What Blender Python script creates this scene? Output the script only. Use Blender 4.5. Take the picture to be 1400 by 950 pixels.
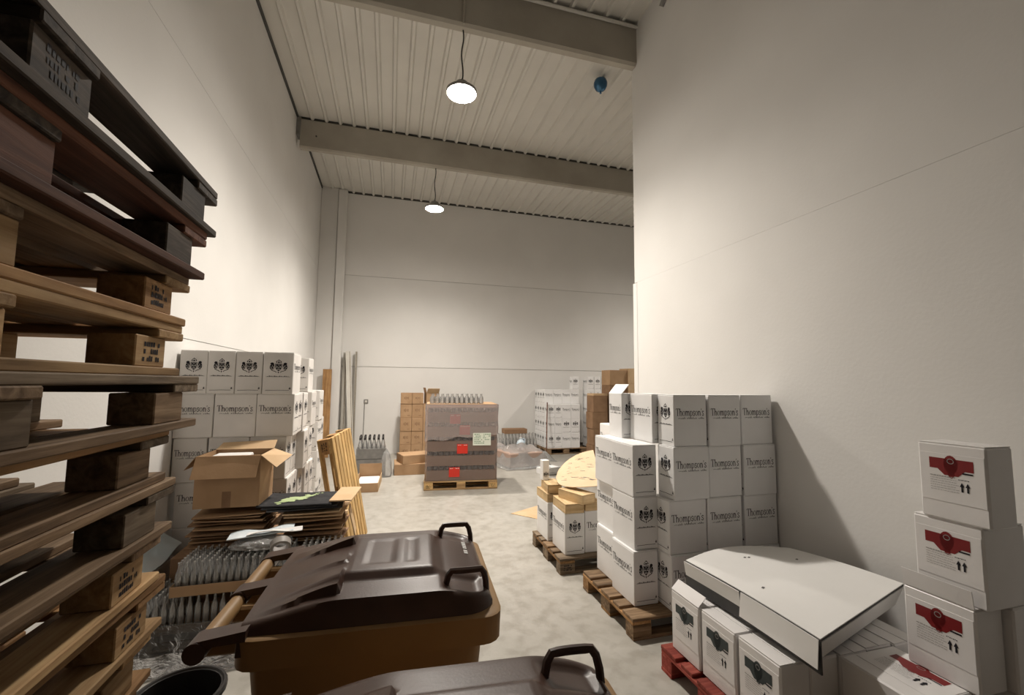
import bpy, bmesh, math, random
from mathutils import Vector, Matrix
random.seed(7)
PI = math.pi
for o in list(bpy.data.objects):
    bpy.data.objects.remove(o)
SC = bpy.context.scene
COL = SC.collection

# ------------------------------------------------------------------ camera
CAM_F, YAW, PITCH, ROLL, CAM_H = 591.6, 0.2734, 0.0819, 0.0099, 1.75
cam_data = bpy.data.cameras.new('camera')
cam_data.sensor_width = 36.0
cam_data.sensor_fit = 'HORIZONTAL'
cam_data.lens = CAM_F / 1400.0 * 36.0
cam_data.clip_start = 0.02
cam = bpy.data.objects.new('camera', cam_data)
COL.objects.link(cam)
fw = Vector((math.sin(YAW) * math.cos(PITCH), math.cos(YAW) * math.cos(PITCH), math.sin(PITCH)))
rt = Vector((math.cos(YAW), -math.sin(YAW), 0))
up = rt.cross(fw)
r2 = rt * math.cos(ROLL) + up * math.sin(ROLL)
u2 = -rt * math.sin(ROLL) + up * math.cos(ROLL)
m3 = Matrix((r2, u2, -fw)).transposed()
cam.matrix_world = Matrix.Translation((0, 0, CAM_H)) @ m3.to_4x4()
SC.camera = cam

# ------------------------------------------------------------------ world and exposure
world = bpy.data.worlds.new('world')
SC.world = world
world.use_nodes = True
world.node_tree.nodes['Background'].inputs[0].default_value = (0.9, 0.85, 0.78, 1)
world.node_tree.nodes['Background'].inputs[1].default_value = 0.02
SC.view_settings.view_transform = 'Standard'
SC.view_settings.look = 'None'
SC.view_settings.gamma = 1.0
SC.view_settings.use_curve_mapping = False
SC.view_settings.exposure = 0.0
LAMP_STRENGTH = 165.0
SPOT_POWER = 1060.0
SPOT_ANGLE = math.radians(150)
LAMP_COLOR = (1.0, 0.928, 0.838)

# ------------------------------------------------------------------ materials
MATS = {}


def new_mat(name):
    m = bpy.data.materials.new(name)
    m.use_nodes = True
    nt = m.node_tree
    b = nt.nodes['Principled BSDF']
    MATS[name] = m
    return m, nt, b


def node(nt, t, **kw):
    n = nt.nodes.new(t)
    for k, v in kw.items():
        if k.startswith('i_'):
            key = k[2:]
            n.inputs[int(key) if key.isdigit() else key].default_value = v
        else:
            setattr(n, k, v)
    return n


def ramp(nt, fac, stops):
    r = nt.nodes.new('ShaderNodeValToRGB')
    el = r.color_ramp.elements
    while len(el) < len(stops):
        el.new(0.5)
    for e, (p, c) in zip(el, stops):
        e.position = p
        e.color = (c[0], c[1], c[2], 1)
    nt.links.new(fac, r.inputs[0])
    return r


def mottled(name, c1, c2, scale=6.0, rough=0.6, bump=0.05, bscale=60.0, detail=6, spec=0.5, rvar=0.0, use_gen=False, metallic=0.0):
    """two-tone noise colour with a fine bump"""
    m, nt, b = new_mat(name)
    tc = node(nt, 'ShaderNodeTexCoord')
    oi = node(nt, 'ShaderNodeObjectInfo')
    add = node(nt, 'ShaderNodeVectorMath', operation='ADD')
    mul = node(nt, 'ShaderNodeMath', operation='MULTIPLY')
    mul.inputs[1].default_value = 20.0
    nt.links.new(oi.outputs['Random'], mul.inputs[0])
    nt.links.new(tc.outputs['Object'], add.inputs[0])
    nt.links.new(mul.outputs[0], add.inputs[1])
    n = node(nt, 'ShaderNodeTexNoise')
    n.inputs['Scale'].default_value = scale
    n.inputs['Detail'].default_value = detail
    nt.links.new(add.outputs[0], n.inputs['Vector'])
    r = ramp(nt, n.outputs['Fac'], [(0.3, c1), (0.7, c2)])
    nt.links.new(r.outputs[0], b.inputs['Base Color'])
    b.inputs['Roughness'].default_value = rough
    b.inputs['Specular IOR Level'].default_value = spec
    b.inputs['Metallic'].default_value = metallic
    if rvar:
        mr = node(nt, 'ShaderNodeMapRange')
        mr.inputs[3].default_value = rough - rvar
        mr.inputs[4].default_value = rough + rvar
        nt.links.new(n.outputs['Fac'], mr.inputs[0])
        nt.links.new(mr.outputs[0], b.inputs['Roughness'])
    if bump:
        n2 = node(nt, 'ShaderNodeTexNoise')
        n2.inputs['Scale'].default_value = bscale
        n2.inputs['Detail'].default_value = 4
        nt.links.new(add.outputs[0], n2.inputs['Vector'])
        bp = node(nt, 'ShaderNodeBump')
        bp.inputs['Strength'].default_value = bump
        bp.inputs['Distance'].default_value = 0.02
        nt.links.new(n2.outputs['Fac'], bp.inputs['Height'])
        nt.links.new(bp.outputs[0], b.inputs['Normal'])
    return m


def wood(name, c1, c2, c3, rough=0.75, val=0.25):
    """grain along local X; each board differs by its object random"""
    m, nt, b = new_mat(name)
    tc = node(nt, 'ShaderNodeTexCoord')
    oi = node(nt, 'ShaderNodeObjectInfo')
    mul = node(nt, 'ShaderNodeMath', operation='MULTIPLY')
    mul.inputs[1].default_value = 37.0
    nt.links.new(oi.outputs['Random'], mul.inputs[0])
    add = node(nt, 'ShaderNodeVectorMath', operation='ADD')
    nt.links.new(tc.outputs['Object'], add.inputs[0])
    nt.links.new(mul.outputs[0], add.inputs[1])
    mp = node(nt, 'ShaderNodeMapping')
    mp.inputs['Scale'].default_value = (2.2, 34, 34)
    nt.links.new(add.outputs[0], mp.inputs[0])
    n = node(nt, 'ShaderNodeTexNoise')
    n.inputs['Scale'].default_value = 1.0
    n.inputs['Detail'].default_value = 8
    n.inputs['Roughness'].default_value = 0.65
    n.inputs['Distortion'].default_value = 0.6
    nt.links.new(mp.outputs[0], n.inputs['Vector'])
    r = ramp(nt, n.outputs['Fac'], [(0.32, c1), (0.5, c2), (0.68, c3)])
    n3 = node(nt, 'ShaderNodeTexNoise')
    n3.inputs['Scale'].default_value = 5.0
    n3.inputs['Detail'].default_value = 5
    nt.links.new(add.outputs[0], n3.inputs['Vector'])
    mr = node(nt, 'ShaderNodeMapRange')
    mr.inputs[1].default_value = 0.3
    mr.inputs[2].default_value = 0.7
    mr.inputs[3].default_value = 0.72
    mr.inputs[4].default_value = 1.08
    nt.links.new(n3.outputs['Fac'], mr.inputs[0])
    mr2 = node(nt, 'ShaderNodeMapRange')
    mr2.inputs[3].default_value = 1.0 - val
    mr2.inputs[4].default_value = 1.0 + val
    nt.links.new(oi.outputs['Random'], mr2.inputs[0])
    mm = node(nt, 'ShaderNodeMath', operation='MULTIPLY')
    nt.links.new(mr.outputs[0], mm.inputs[0])
    nt.links.new(mr2.outputs[0], mm.inputs[1])
    hsv = node(nt, 'ShaderNodeHueSaturation')
    nt.links.new(mm.outputs[0], hsv.inputs['Value'])
    nt.links.new(r.outputs[0], hsv.inputs['Color'])
    nt.links.new(hsv.outputs[0], b.inputs['Base Color'])
    b.inputs['Roughness'].default_value = rough
    b.inputs['Specular IOR Level'].default_value = 0.25
    bp = node(nt, 'ShaderNodeBump')
    bp.inputs['Strength'].default_value = 0.35
    bp.inputs['Distance'].default_value = 0.004
    nt.links.new(n.outputs['Fac'], bp.inputs['Height'])
    nt.links.new(bp.outputs[0], b.inputs['Normal'])
    return m


def flat(name, c, rough=0.6, spec=0.4, metallic=0.0, emit=None, es=0.0):
    m, nt, b = new_mat(name)
    b.inputs['Base Color'].default_value = (c[0], c[1], c[2], 1)
    b.inputs['Roughness'].default_value = rough
    b.inputs['Specular IOR Level'].default_value = spec
    b.inputs['Metallic'].default_value = metallic
    if emit:
        b.inputs['Emission Color'].default_value = (emit[0], emit[1], emit[2], 1)
        b.inputs['Emission Strength'].default_value = es
    return m


def see_through(name, tint, opacity, rough=0.1, gloss_col=(1, 1, 1), body=(0.8, 0.8, 0.8), fres=1.35, wrinkle=0.0):
    """thin clear film or glass: transparent + fresnel gloss + a little diffuse body"""
    m, nt, b = new_mat(name)
    nt.nodes.remove(b)
    out = nt.nodes['Material Output']
    tr = node(nt, 'ShaderNodeBsdfTransparent')
    tr.inputs[0].default_value = (*tint, 1)
    df = node(nt, 'ShaderNodeBsdfDiffuse')
    df.inputs[0].default_value = (*body, 1)
    gl = node(nt, 'ShaderNodeBsdfGlossy')
    gl.inputs['Color'].default_value = (*gloss_col, 1)
    gl.inputs['Roughness'].default_value = rough
    fr = node(nt, 'ShaderNodeFresnel')
    fr.inputs[0].default_value = fres
    m1 = node(nt, 'ShaderNodeMixShader')
    m1.inputs[0].default_value = opacity
    m2 = node(nt, 'ShaderNodeMixShader')
    nt.links.new(tr.outputs[0], m1.inputs[1])
    nt.links.new(df.outputs[0], m1.inputs[2])
    nt.links.new(fr.outputs[0], m2.inputs[0])
    nt.links.new(m1.outputs[0], m2.inputs[1])
    nt.links.new(gl.outputs[0], m2.inputs[2])
    nt.links.new(m2.outputs[0], out.inputs[0])
    if wrinkle:
        tc = node(nt, 'ShaderNodeTexCoord')
        n = node(nt, 'ShaderNodeTexNoise')
        n.inputs['Scale'].default_value = 14.0
        n.inputs['Detail'].default_value = 5
        n.inputs['Distortion'].default_value = 1.5
        nt.links.new(tc.outputs['Object'], n.inputs['Vector'])
        bp = node(nt, 'ShaderNodeBump')
        bp.inputs['Strength'].default_value = wrinkle
        bp.inputs['Distance'].default_value = 0.03
        nt.links.new(n.outputs['Fac'], bp.inputs['Height'])
        for s in (gl, df, fr):
            nt.links.new(bp.outputs[0], s.inputs['Normal'])
    return m


mottled('wall_paint', (0.72, 0.705, 0.68), (0.76, 0.745, 0.72), 1.3, 0.85, 0.05, 45, spec=0.2)
mottled('wall_base', (0.50, 0.485, 0.46), (0.56, 0.54, 0.51), 3, 0.9, 0.0)
mottled('ceiling_sheet', (0.62, 0.60, 0.555), (0.68, 0.66, 0.61), 1.5, 0.55, 0.02, 30)
mottled('beam_concrete', (0.36, 0.33, 0.28), (0.45, 0.42, 0.36), 1.6, 0.9, 0.12, 40, spec=0.2)
mottled('dark_parts_and_shade', (0.05, 0.05, 0.045), (0.09, 0.085, 0.08), 5, 0.9, 0)  # painted shade under the ceiling; also colours beam bolts and a tray slot
mottled('carton_white', (0.79, 0.785, 0.78), (0.84, 0.835, 0.83), 4, 0.6, 0.03, 25, spec=0.3)
mottled('carton_white_warm', (0.68, 0.655, 0.625), (0.76, 0.735, 0.705), 4, 0.6, 0.03, 25, spec=0.3)
mottled('carton_gloss', (0.74, 0.72, 0.71), (0.80, 0.78, 0.77), 4, 0.32, 0.03, 18, spec=0.5)
mottled('carton_brown', (0.36, 0.225, 0.125), (0.44, 0.285, 0.165), 5, 0.8, 0.04, 50, spec=0.2)
mottled('carton_brown_dark', (0.22, 0.13, 0.075), (0.31, 0.19, 0.11), 5, 0.8, 0.04, 50, spec=0.2)
mottled('carton_tan', (0.55, 0.38, 0.22), (0.63, 0.45, 0.28), 5, 0.8, 0.04, 50, spec=0.2)
mottled('carton_mauve', (0.40, 0.28, 0.225), (0.45, 0.32, 0.26), 3, 0.7, 0.03, 40, spec=0.2)
mottled('bin_lid_brown', (0.052, 0.026, 0.018), (0.075, 0.038, 0.026), 9, 0.38, 0.03, 160, spec=0.45, rvar=0.06)
mottled('bin_body_ochre', (0.30, 0.175, 0.07), (0.35, 0.21, 0.09), 5, 0.5, 0.02, 120, spec=0.4)
mottled('black_plastic', (0.012, 0.011, 0.011), (0.022, 0.02, 0.02), 9, 0.4, 0.02, 90)
mottled('black_fabric', (0.022, 0.022, 0.024), (0.045, 0.044, 0.046), 14, 0.85, 0.1, 160, spec=0.2)
mottled('grey_crate', (0.17, 0.165, 0.155), (0.25, 0.24, 0.225), 9, 0.7, 0.05, 50)
mottled('board_white', (0.78, 0.77, 0.75), (0.84, 0.83, 0.81), 2, 0.5, 0.03, 12, spec=0.35)
mottled('board_dark_edge', (0.035, 0.034, 0.034), (0.06, 0.058, 0.056), 9, 0.7, 0.0)
mottled('pvc_white', (0.60, 0.575, 0.52), (0.70, 0.675, 0.62), 3, 0.5, 0.02, 30)
mottled('pvc_shaded', (0.36, 0.34, 0.30), (0.44, 0.42, 0.375), 3, 0.5, 0.02, 30)  # darker copy of the white pvc: shade painted on the outer boards
mottled('foil_blue', (0.03, 0.10, 0.20), (0.06, 0.17, 0.30), 6, 0.22, 0.05, 9, metallic=0.5)
mottled('paper_pale_blue', (0.55, 0.68, 0.75), (0.78, 0.82, 0.84), 3, 0.5, 0.05, 20)
mottled('jug_blue_white', (0.55, 0.66, 0.76), (0.70, 0.78, 0.84), 6, 0.4, 0.02, 30)
mottled('grey_metal', (0.22, 0.21, 0.20), (0.32, 0.31, 0.29), 8, 0.45, 0.02, 60, metallic=0.4)
mottled('pale_sheet_tan', (0.60, 0.45, 0.29), (0.69, 0.53, 0.36), 4, 0.75, 0.05, 40, spec=0.2)
wood('wood_fresh', (0.30, 0.175, 0.075), (0.46, 0.29, 0.14), (0.58, 0.40, 0.21))
wood('wood_honey', (0.22, 0.115, 0.045), (0.36, 0.20, 0.085), (0.46, 0.28, 0.13))
wood('wood_worn', (0.105, 0.063, 0.033), (0.24, 0.155, 0.088), (0.38, 0.265, 0.165))
wood('wood_grey', (0.085, 0.06, 0.038), (0.195, 0.142, 0.092), (0.32, 0.25, 0.175))
wood('wood_dark', (0.030, 0.022, 0.016), (0.070, 0.052, 0.038), (0.13, 0.10, 0.075))
wood('wood_russet', (0.075, 0.03, 0.018), (0.15, 0.06, 0.033), (0.24, 0.105, 0.06))
wood('wood_red_paint', (0.16, 0.028, 0.02), (0.27, 0.05, 0.035), (0.36, 0.10, 0.07))
wood('wood_pale', (0.56, 0.38, 0.19), (0.68, 0.49, 0.27), (0.76, 0.58, 0.35), val=0.12)
wood('wood_yellow', (0.50, 0.30, 0.11), (0.62, 0.40, 0.17), (0.72, 0.50, 0.25), val=0.12)
flat('ink', (0.018, 0.017, 0.022), 0.7, 0.2)
flat('ink_grey', (0.16, 0.15, 0.15), 0.7, 0.2)
flat('ink_pale', (0.36, 0.34, 0.33), 0.7, 0.2)
flat('label_red', (0.20, 0.010, 0.012), 0.35)
flat('label_teal', (0.018, 0.030, 0.032), 0.35)
flat('sticker_red', (0.62, 0.035, 0.02), 0.4)
flat('sticker_white', (0.72, 0.76, 0.66), 0.5)
flat('ink_green', (0.04, 0.16, 0.05), 0.6)
flat('print_green', (0.42, 0.52, 0.27), 0.7)
flat('print_white', (0.75, 0.75, 0.73), 0.6)
flat('tape_core', (0.26, 0.24, 0.22), 0.5)
flat('cable_black', (0.03, 0.03, 0.03), 0.5)
flat('dark_glass', (0.075, 0.075, 0.085), 0.3, 0.5)
flat('lamp_glow', (0.9, 0.9, 0.9), 0.5, 0.3, 0.0, LAMP_COLOR, LAMP_STRENGTH)
see_through('clear_glass', (0.97, 0.97, 0.97), 0.28, 0.06, (0.95, 0.95, 0.95), (0.55, 0.55, 0.54), 1.5)
see_through('milky_glass', (0.95, 0.95, 0.94), 0.24, 0.06, (1, 1, 1), (0.80, 0.79, 0.77), 1.65)
see_through('wrap_film', (0.98, 0.96, 0.95), 0.10, 0.16, (1, 1, 1), (0.72, 0.63, 0.60), 1.35, 0.5)
see_through('wrap_film_thick', (0.97, 0.94, 0.93), 0.30, 0.16, (1, 1, 1), (0.76, 0.66, 0.63), 1.35, 0.5)
see_through('loose_film', (0.97, 0.97, 0.97), 0.24, 0.10, (1, 1, 1), (0.85, 0.85, 0.84), 1.6, 1.0)
see_through('bag_film', (0.6, 0.6, 0.6), 0.5, 0.25, (0.9, 0.9, 0.9), (0.13, 0.125, 0.12), 1.35, 0.6)


def floor_material():
    m, nt, b = new_mat('floor_concrete')
    tc = node(nt, 'ShaderNodeTexCoord')
    n = node(nt, 'ShaderNodeTexNoise')
    n.inputs['Scale'].default_value = 2.2
    n.inputs['Detail'].default_value = 10
    n.inputs['Roughness'].default_value = 0.62
    n.inputs['Distortion'].default_value = 0.8
    nt.links.new(tc.outputs['Object'], n.inputs['Vector'])
    r = ramp(nt, n.outputs['Fac'], [(0.30, (0.35, 0.33, 0.29)), (0.50, (0.395, 0.375, 0.335)), (0.70, (0.435, 0.415, 0.375))])
    n2 = node(nt, 'ShaderNodeTexNoise')
    n2.inputs['Scale'].default_value = 9.0
    n2.inputs['Detail'].default_value = 8
    nt.links.new(tc.outputs['Object'], n2.inputs['Vector'])
    r2_ = ramp(nt, n2.outputs['Fac'], [(0.36, (0.80, 0.79, 0.77)), (0.55, (1.0, 1.0, 1.0))])
    mx = node(nt, 'ShaderNodeMix', data_type='RGBA', blend_type='MULTIPLY')
    mx.inputs[0].default_value = 0.8
    nt.links.new(r.outputs[0], mx.inputs[6])
    nt.links.new(r2_.outputs[0], mx.inputs[7])
    v = node(nt, 'ShaderNodeTexNoise')
    v.inputs['Scale'].default_value = 60.0
    nt.links.new(tc.outputs['Object'], v.inputs['Vector'])
    nt.links.new(mx.outputs[2], b.inputs['Base Color'])
    mr = node(nt, 'ShaderNodeMapRange')
    mr.inputs[3].default_value = 0.22
    mr.inputs[4].default_value = 0.55
    nt.links.new(n2.outputs['Fac'], mr.inputs[0])
    nt.links.new(mr.outputs[0], b.inputs['Roughness'])
    bp = node(nt, 'ShaderNodeBump')
    bp.inputs['Strength'].default_value = 0.08
    bp.inputs['Distance'].default_value = 0.01
    nt.links.new(v.outputs['Fac'], bp.inputs['Height'])
    nt.links.new(bp.outputs[0], b.inputs['Normal'])


floor_material()


# ------------------------------------------------------------------ mesh helpers
class MB:
    def __init__(self):
        self.v, self.f = [], []

    def add(self, vs, fs):
        o = len(self.v)
        self.v += [tuple(p) for p in vs]
        self.f += [tuple(i + o for i in q) for q in fs]
        return self

    def box(self, x0, x1, y0, y1, z0, z1):
        vs = [(x0, y0, z0), (x1, y0, z0), (x1, y1, z0), (x0, y1, z0), (x0, y0, z1), (x1, y0, z1), (x1, y1, z1), (x0, y1, z1)]
        return self.add(vs, [(0, 3, 2, 1), (4, 5, 6, 7), (0, 1, 5, 4), (1, 2, 6, 5), (2, 3, 7, 6), (3, 0, 4, 7)])

    def hexa(self, p):
        return self.add(p, [(0, 3, 2, 1), (4, 5, 6, 7), (0, 1, 5, 4), (1, 2, 6, 5), (2, 3, 7, 6), (3, 0, 4, 7)])

    def cbox(self, c, s, b=0.004):
        """box with chamfered edges"""
        x, y, z = (q / 2 for q in s)
        vs, idx = [], {}
        for sx in (-1, 1):
            for sy in (-1, 1):
                for sz in (-1, 1):
                    for a in range(3):
                        p = [sx * (x - b), sy * (y - b), sz * (z - b)]
                        p[a] = (sx * x, sy * y, sz * z)[a]
                        idx[(sx, sy, sz, a)] = len(vs)
                        vs.append((c[0] + p[0], c[1] + p[1], c[2] + p[2]))
        fs = []
        for a in range(3):
            b1, b2 = (a + 1) % 3, (a + 2) % 3
            for s_ in (-1, 1):
                q = []
                for t1, t2 in ((-1, -1), (1, -1), (1, 1), (-1, 1)):
                    k = [0, 0, 0]
                    k[a], k[b1], k[b2] = s_, t1, t2
                    q.append(idx[(*k, a)])
                fs.append(tuple(q if s_ > 0 else q[::-1]))
        for a in range(3):  # edge chamfers along axis a
            b1, b2 = (a + 1) % 3, (a + 2) % 3
            for t1 in (-1, 1):
                for t2 in (-1, 1):
                    q = []
                    for s_, ax in ((-1, b1), (1, b1), (1, b2), (-1, b2)):
                        k = [0, 0, 0]
                        k[a], k[b1], k[b2] = s_, t1, t2
                        q.append(idx[(*k, ax)])
                    fs.append(tuple(q if t1 * t2 < 0 else q[::-1]))
        for sx in (-1, 1):
            for sy in (-1, 1):
                for sz in (-1, 1):
                    q = [idx[(sx, sy, sz, a)] for a in range(3)]
                    fs.append(tuple(q if sx * sy * sz > 0 else q[::-1]))
        return self.add(vs, fs)

    def lathe(self, prof, n=12, c=(0, 0, 0)):
        """profile list of (r, z)"""
        vs, fs = [], []
        for r, z in prof:
            for i in range(n):
                a = 2 * PI * i / n
                vs.append((c[0] + r * math.cos(a), c[1] + r * math.sin(a), c[2] + z))
        for j in range(len(prof) - 1):
            for i in range(n):
                k = (i + 1) % n
                fs.append((j * n + i, j * n + k, (j + 1) * n + k, (j + 1) * n + i))
        if prof[0][0] > 1e-6:
            fs.append(tuple(range(n))[::-1])
        if prof[-1][0] > 1e-6:
            fs.append(tuple((len(prof) - 1) * n + i for i in range(n)))
        return self.add(vs, fs)

    def tube(self, pts, r, n=8, closed=False):
        pts = [Vector(p) for p in pts]
        vs, fs = [], []
        L = len(pts)
        ref = None
        for i, p in enumerate(pts):
            a = pts[(i - 1) % L] if (closed or i > 0) else p
            b = pts[(i + 1) % L] if (closed or i < L - 1) else p
            t = (b - a).normalized()
            if ref is None:
                ref = Vector((0, 0, 1)) if abs(t.z) < 0.9 else Vector((1, 0, 0))
            s = t.cross(ref)
            if s.length < 1e-4:
                s = t.orthogonal()
            s.normalize()
            q = s.cross(t)
            ref = q
            for k in range(n):
                an = 2 * PI * k / n
                vs.append(tuple(p + s * (r * math.cos(an)) + q * (r * math.sin(an))))
        m = L if closed else L - 1
        for i in range(m):
            for k in range(n):
                k2, i2 = (k + 1) % n, (i + 1) % L
                fs.append((i * n + k, i * n + k2, i2 * n + k2, i2 * n + k))
        if not closed:
            fs.append(tuple(range(n))[::-1])
            fs.append(tuple((L - 1) * n + k for k in range(n)))
        return self.add(vs, fs)

    def grid(self, fn, nu, nv, thick=0.0):
        """surface fn(u, v) on 0..1; with thickness it becomes a closed shell"""
        P = [[Vector(fn(i / nu, j / nv)) for j in range(nv + 1)] for i in range(nu + 1)]
        top = [tuple(P[i][j]) for i in range(nu + 1) for j in range(nv + 1)]
        W = nv + 1
        fs = [(i * W + j, (i + 1) * W + j, (i + 1) * W + j + 1, i * W + j + 1) for i in range(nu) for j in range(nv)]
        if not thick:
            return self.add(top, fs)
        bot = []
        for i in range(nu + 1):
            for j in range(nv + 1):
                a = P[min(i + 1, nu)][j] - P[max(i - 1, 0)][j]
                b = P[i][min(j + 1, nv)] - P[i][max(j - 1, 0)]
                n = a.cross(b)
                n = n.normalized() if n.length > 1e-9 else Vector((0, 0, 1))
                bot.append(tuple(P[i][j] + n * thick * (-1 if n.z >= 0 else 1)))
        K = len(top)
        fs2 = [tuple(q + K for q in f[::-1]) for f in fs]
        rim = [(i * W, 0) for i in range(0)]
        ring = [i * W for i in range(nu + 1)] + [nu * W + j for j in range(1, W)] + [i * W + nv for i in range(nu - 1, -1, -1)] + [j for j in range(nv - 1, 0, -1)]
        for a, b in zip(ring, ring[1:] + ring[:1]):
            fs2.append((b, a, a + K, b + K))
        return self.add(top + bot, fs + fs2)

    def poly(self, pts, z=0.0):
        """flat polygon in local XZ at y = z"""
        return self.add([(p[0], z, p[1]) for p in pts], [tuple(range(len(pts)))])

    def mesh(self, name, mat=None, smooth=False):
        me = bpy.data.meshes.new(name)
        me.from_pydata(self.v, [], self.f)
        me.update()
        if mat:
            me.materials.append(MATS[mat])
        if smooth:
            me.polygons.foreach_set('use_smooth', [True] * len(me.polygons))
            try:
                me.set_sharp_from_angle(angle=math.radians(40))
            except Exception:
                pass
        return me


CACHE = {}


def cached(key, fn):
    if key not in CACHE:
        CACHE[key] = fn()
    return CACHE[key]


def put(name, me, parent=None, loc=(0, 0, 0), rot=(0, 0, 0), scale=None, mat=None, kind=None):
    o = bpy.data.objects.new(name, me)
    COL.objects.link(o)
    o.location = loc
    o.rotation_euler = rot
    if scale:
        o.scale = scale
    if parent is not None:
        o.parent = parent
    if kind is None and name.endswith(('_print', '_text', '_arrows', 'stamp', 'scribbles', 'label_band', 'logo')):
        o['kind'] = 'stuff'
    if mat and me is not None:
        if not me.materials:
            me.materials.append(MATS[mat])
        o.material_slots[0].link = 'OBJECT'
        o.material_slots[0].material = MATS[mat]
    if kind:
        o['kind'] = kind
    return o


def tag(o, label, cat, group=None):
    o['label'] = label
    o['category'] = cat
    if group:
        o['group'] = group
    return o


def thing(name, label, cat, loc=(0, 0, 0), rotz=0.0, group=None):
    return tag(put(name, None, None, loc, (0, 0, rotz)), label, cat, group)


ORD = ['first', 'second', 'third', 'fourth', 'fifth', 'sixth', 'seventh', 'eighth', 'ninth', 'tenth', 'eleventh', 'twelfth',
       'thirteenth', 'fourteenth', 'fifteenth', 'sixteenth', 'seventeenth', 'eighteenth']

# ------------------------------------------------------------------ the hall
XL, XR, YB, ZC, YE = -1.745, 2.985, 11.18, 6.48, 4.82
XFAR, YNEAR = 9.0, -6.0
T = 'structure'
put('floor', MB().box(XL - 0.3, XFAR + 0.2, YNEAR - 0.2, YB + 0.3, -0.12, 0).mesh('floor', 'floor_concrete'), kind=T)
wl = put('wall_left', MB().box(XL - 0.2, XL - 0.014, YNEAR, YB, 0, ZC).mesh('wall_left', 'wall_base'), kind=T)
for z0, z1 in ((0, 2.107), (2.114, 4.443), (4.447, ZC)):
    put('wall_panel', MB().box(XL - 0.014, XL, YNEAR, YB, z0, z1).mesh('wall_panel', 'wall_paint'), wl)
wb = put('wall_back', MB().box(XL, XFAR, YB + 0.014, YB + 0.2, 0, ZC).mesh('wall_back', 'wall_base'), kind=T)
for z0, z1 in ((0, 2.105), (2.120, 4.355), (4.370, ZC)):
    put('wall_panel', MB().box(XL, XFAR, YB, YB + 0.014, z0, z1).mesh('wall_panel', 'wall_paint'), wb)
wr = put('wall_right', MB().box(XR, XR + 0.2, YNEAR, YE, 0, ZC).mesh('wall_right', 'wall_paint'), kind=T)
put('wall_panel', MB().hexa([(XR - 0.017, YNEAR, 0), (XR, YNEAR, 0), (XR, YE - 0.06, 0), (XR - 0.017, YE - 0.06, 0),
                             (XR - 0.017, YNEAR, 3.034), (XR, YNEAR, 3.0345), (XR, YE - 0.06, 3.0345), (XR - 0.017, YE - 0.06, 3.034)]).mesh('wall_panel', 'wall_paint'), wr)
put('wall_panel', MB().box(XR - 0.014, XR, YNEAR, YE - 0.001, 3.037, ZC - 0.001).mesh('wall_panel', 'wall_paint'), wr)
put('end_cap', MB().box(XR - 0.018, XR + 0.22, YE - 0.056, YE + 0.03, 0, 3.03).mesh('end_cap', 'wall_paint'), wr)
put('wall_side', MB().box(XFAR, XFAR + 0.2, YNEAR, YB, 0, ZC).mesh('wall_side', 'wall_paint'), kind=T)
put('wall_front', MB().box(XL, XFAR, YNEAR - 0.2, YNEAR, 0, ZC).mesh('wall_front', 'wall_paint'), kind=T)
ce = put('ceiling', MB().box(XL - 0.2, XFAR + 0.2, YNEAR, YB + 0.2, ZC, ZC + 0.12).mesh('ceiling', 'ceiling_sheet'), kind=T)


def rib_mesh():
    b = MB()
    w0, w1, h = 0.038, 0.018, 0.042
    vs = []
    for y in (YNEAR, YB):
        vs += [(-w0, y, ZC), (-w1, y, ZC - h), (w1, y, ZC - h), (w0, y, ZC)]
    return b.add(vs, [(0, 1, 5, 4), (1, 2, 6, 5), (2, 3, 7, 6), (0, 3, 2, 1), (4, 5, 6, 7)]).mesh('rib', 'ceiling_sheet')


rm = rib_mesh()
x = -1.494
while x < XFAR:
    put('rib', rm, ce, (x, 0, 0))
    x += 0.2365
put('back_shade_strip', MB().box(XL + 0.03, XFAR, YB - 0.012, YB, ZC - 0.05, ZC).mesh('back_shade_strip', 'dark_parts_and_shade'), kind=T)  # dark strip painting the shade where back wall meets ceiling
put('left_shade_strip', MB().box(XL, XL + 0.025, YNEAR, YB, ZC - 0.05, ZC).mesh('left_shade_strip', 'dark_parts_and_shade'), kind=T)  # shadow line along the left wall top, put in as a dark strip


def beam(idx, y0, y1, x1, ztop=6.425, zbot=5.90):
    b = MB()
    c = 0.03
    sec = [(y0, ztop), (y0, zbot + c), (y0 + c, zbot), (y1 - c, zbot), (y1, zbot + c), (y1, ztop)]
    x0 = XL + 0.06
    vs = [(x0, y, z) for y, z in sec] + [(x1, y, z) for y, z in sec]
    n = len(sec)
    fs = [(i, i + n, (i + 1) % n + n, (i + 1) % n) for i in range(n)] + [tuple(range(n)), tuple(range(2 * n - 1, n - 1, -1))]
    o = put('ceiling_beam', b.add(vs, fs).mesh('ceiling_beam', 'beam_concrete'), kind=T)
    o.name = 'ceiling_beam'
    put('shade_strip', MB().box(x0, x1, y0 + 0.02, y1 - 0.02, ztop, ZC - 0.001).mesh('shade_strip', 'dark_parts_and_shade'), o)  # dark filler that paints shade into the notches above the beam
    br = MB().box(XL, XL + 0.07, y0 - 0.03, y1 + 0.03, zbot + 0.22, ztop + 0.02)
    put('bracket', br.mesh('bracket', 'grey_metal'), o)
    put('bolt', MB().lathe([(0.03, 0), (0.03, 0.02), (0.0, 0.025)], 8).mesh('bolt', 'grey_metal'), o, (XL + 0.035, y0 - 0.03, zbot + 0.33), (PI / 2, 0, 0))
    put('bolt', CACHE.setdefault('bolt2', MB().lathe([(0.014, 0), (0.014, 0.012), (0.0, 0.014)], 8).mesh('bolt', 'dark_parts_and_shade')), o, (XL + 0.33, y0, zbot + 0.24), (PI / 2, 0, 0))
    return o


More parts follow.
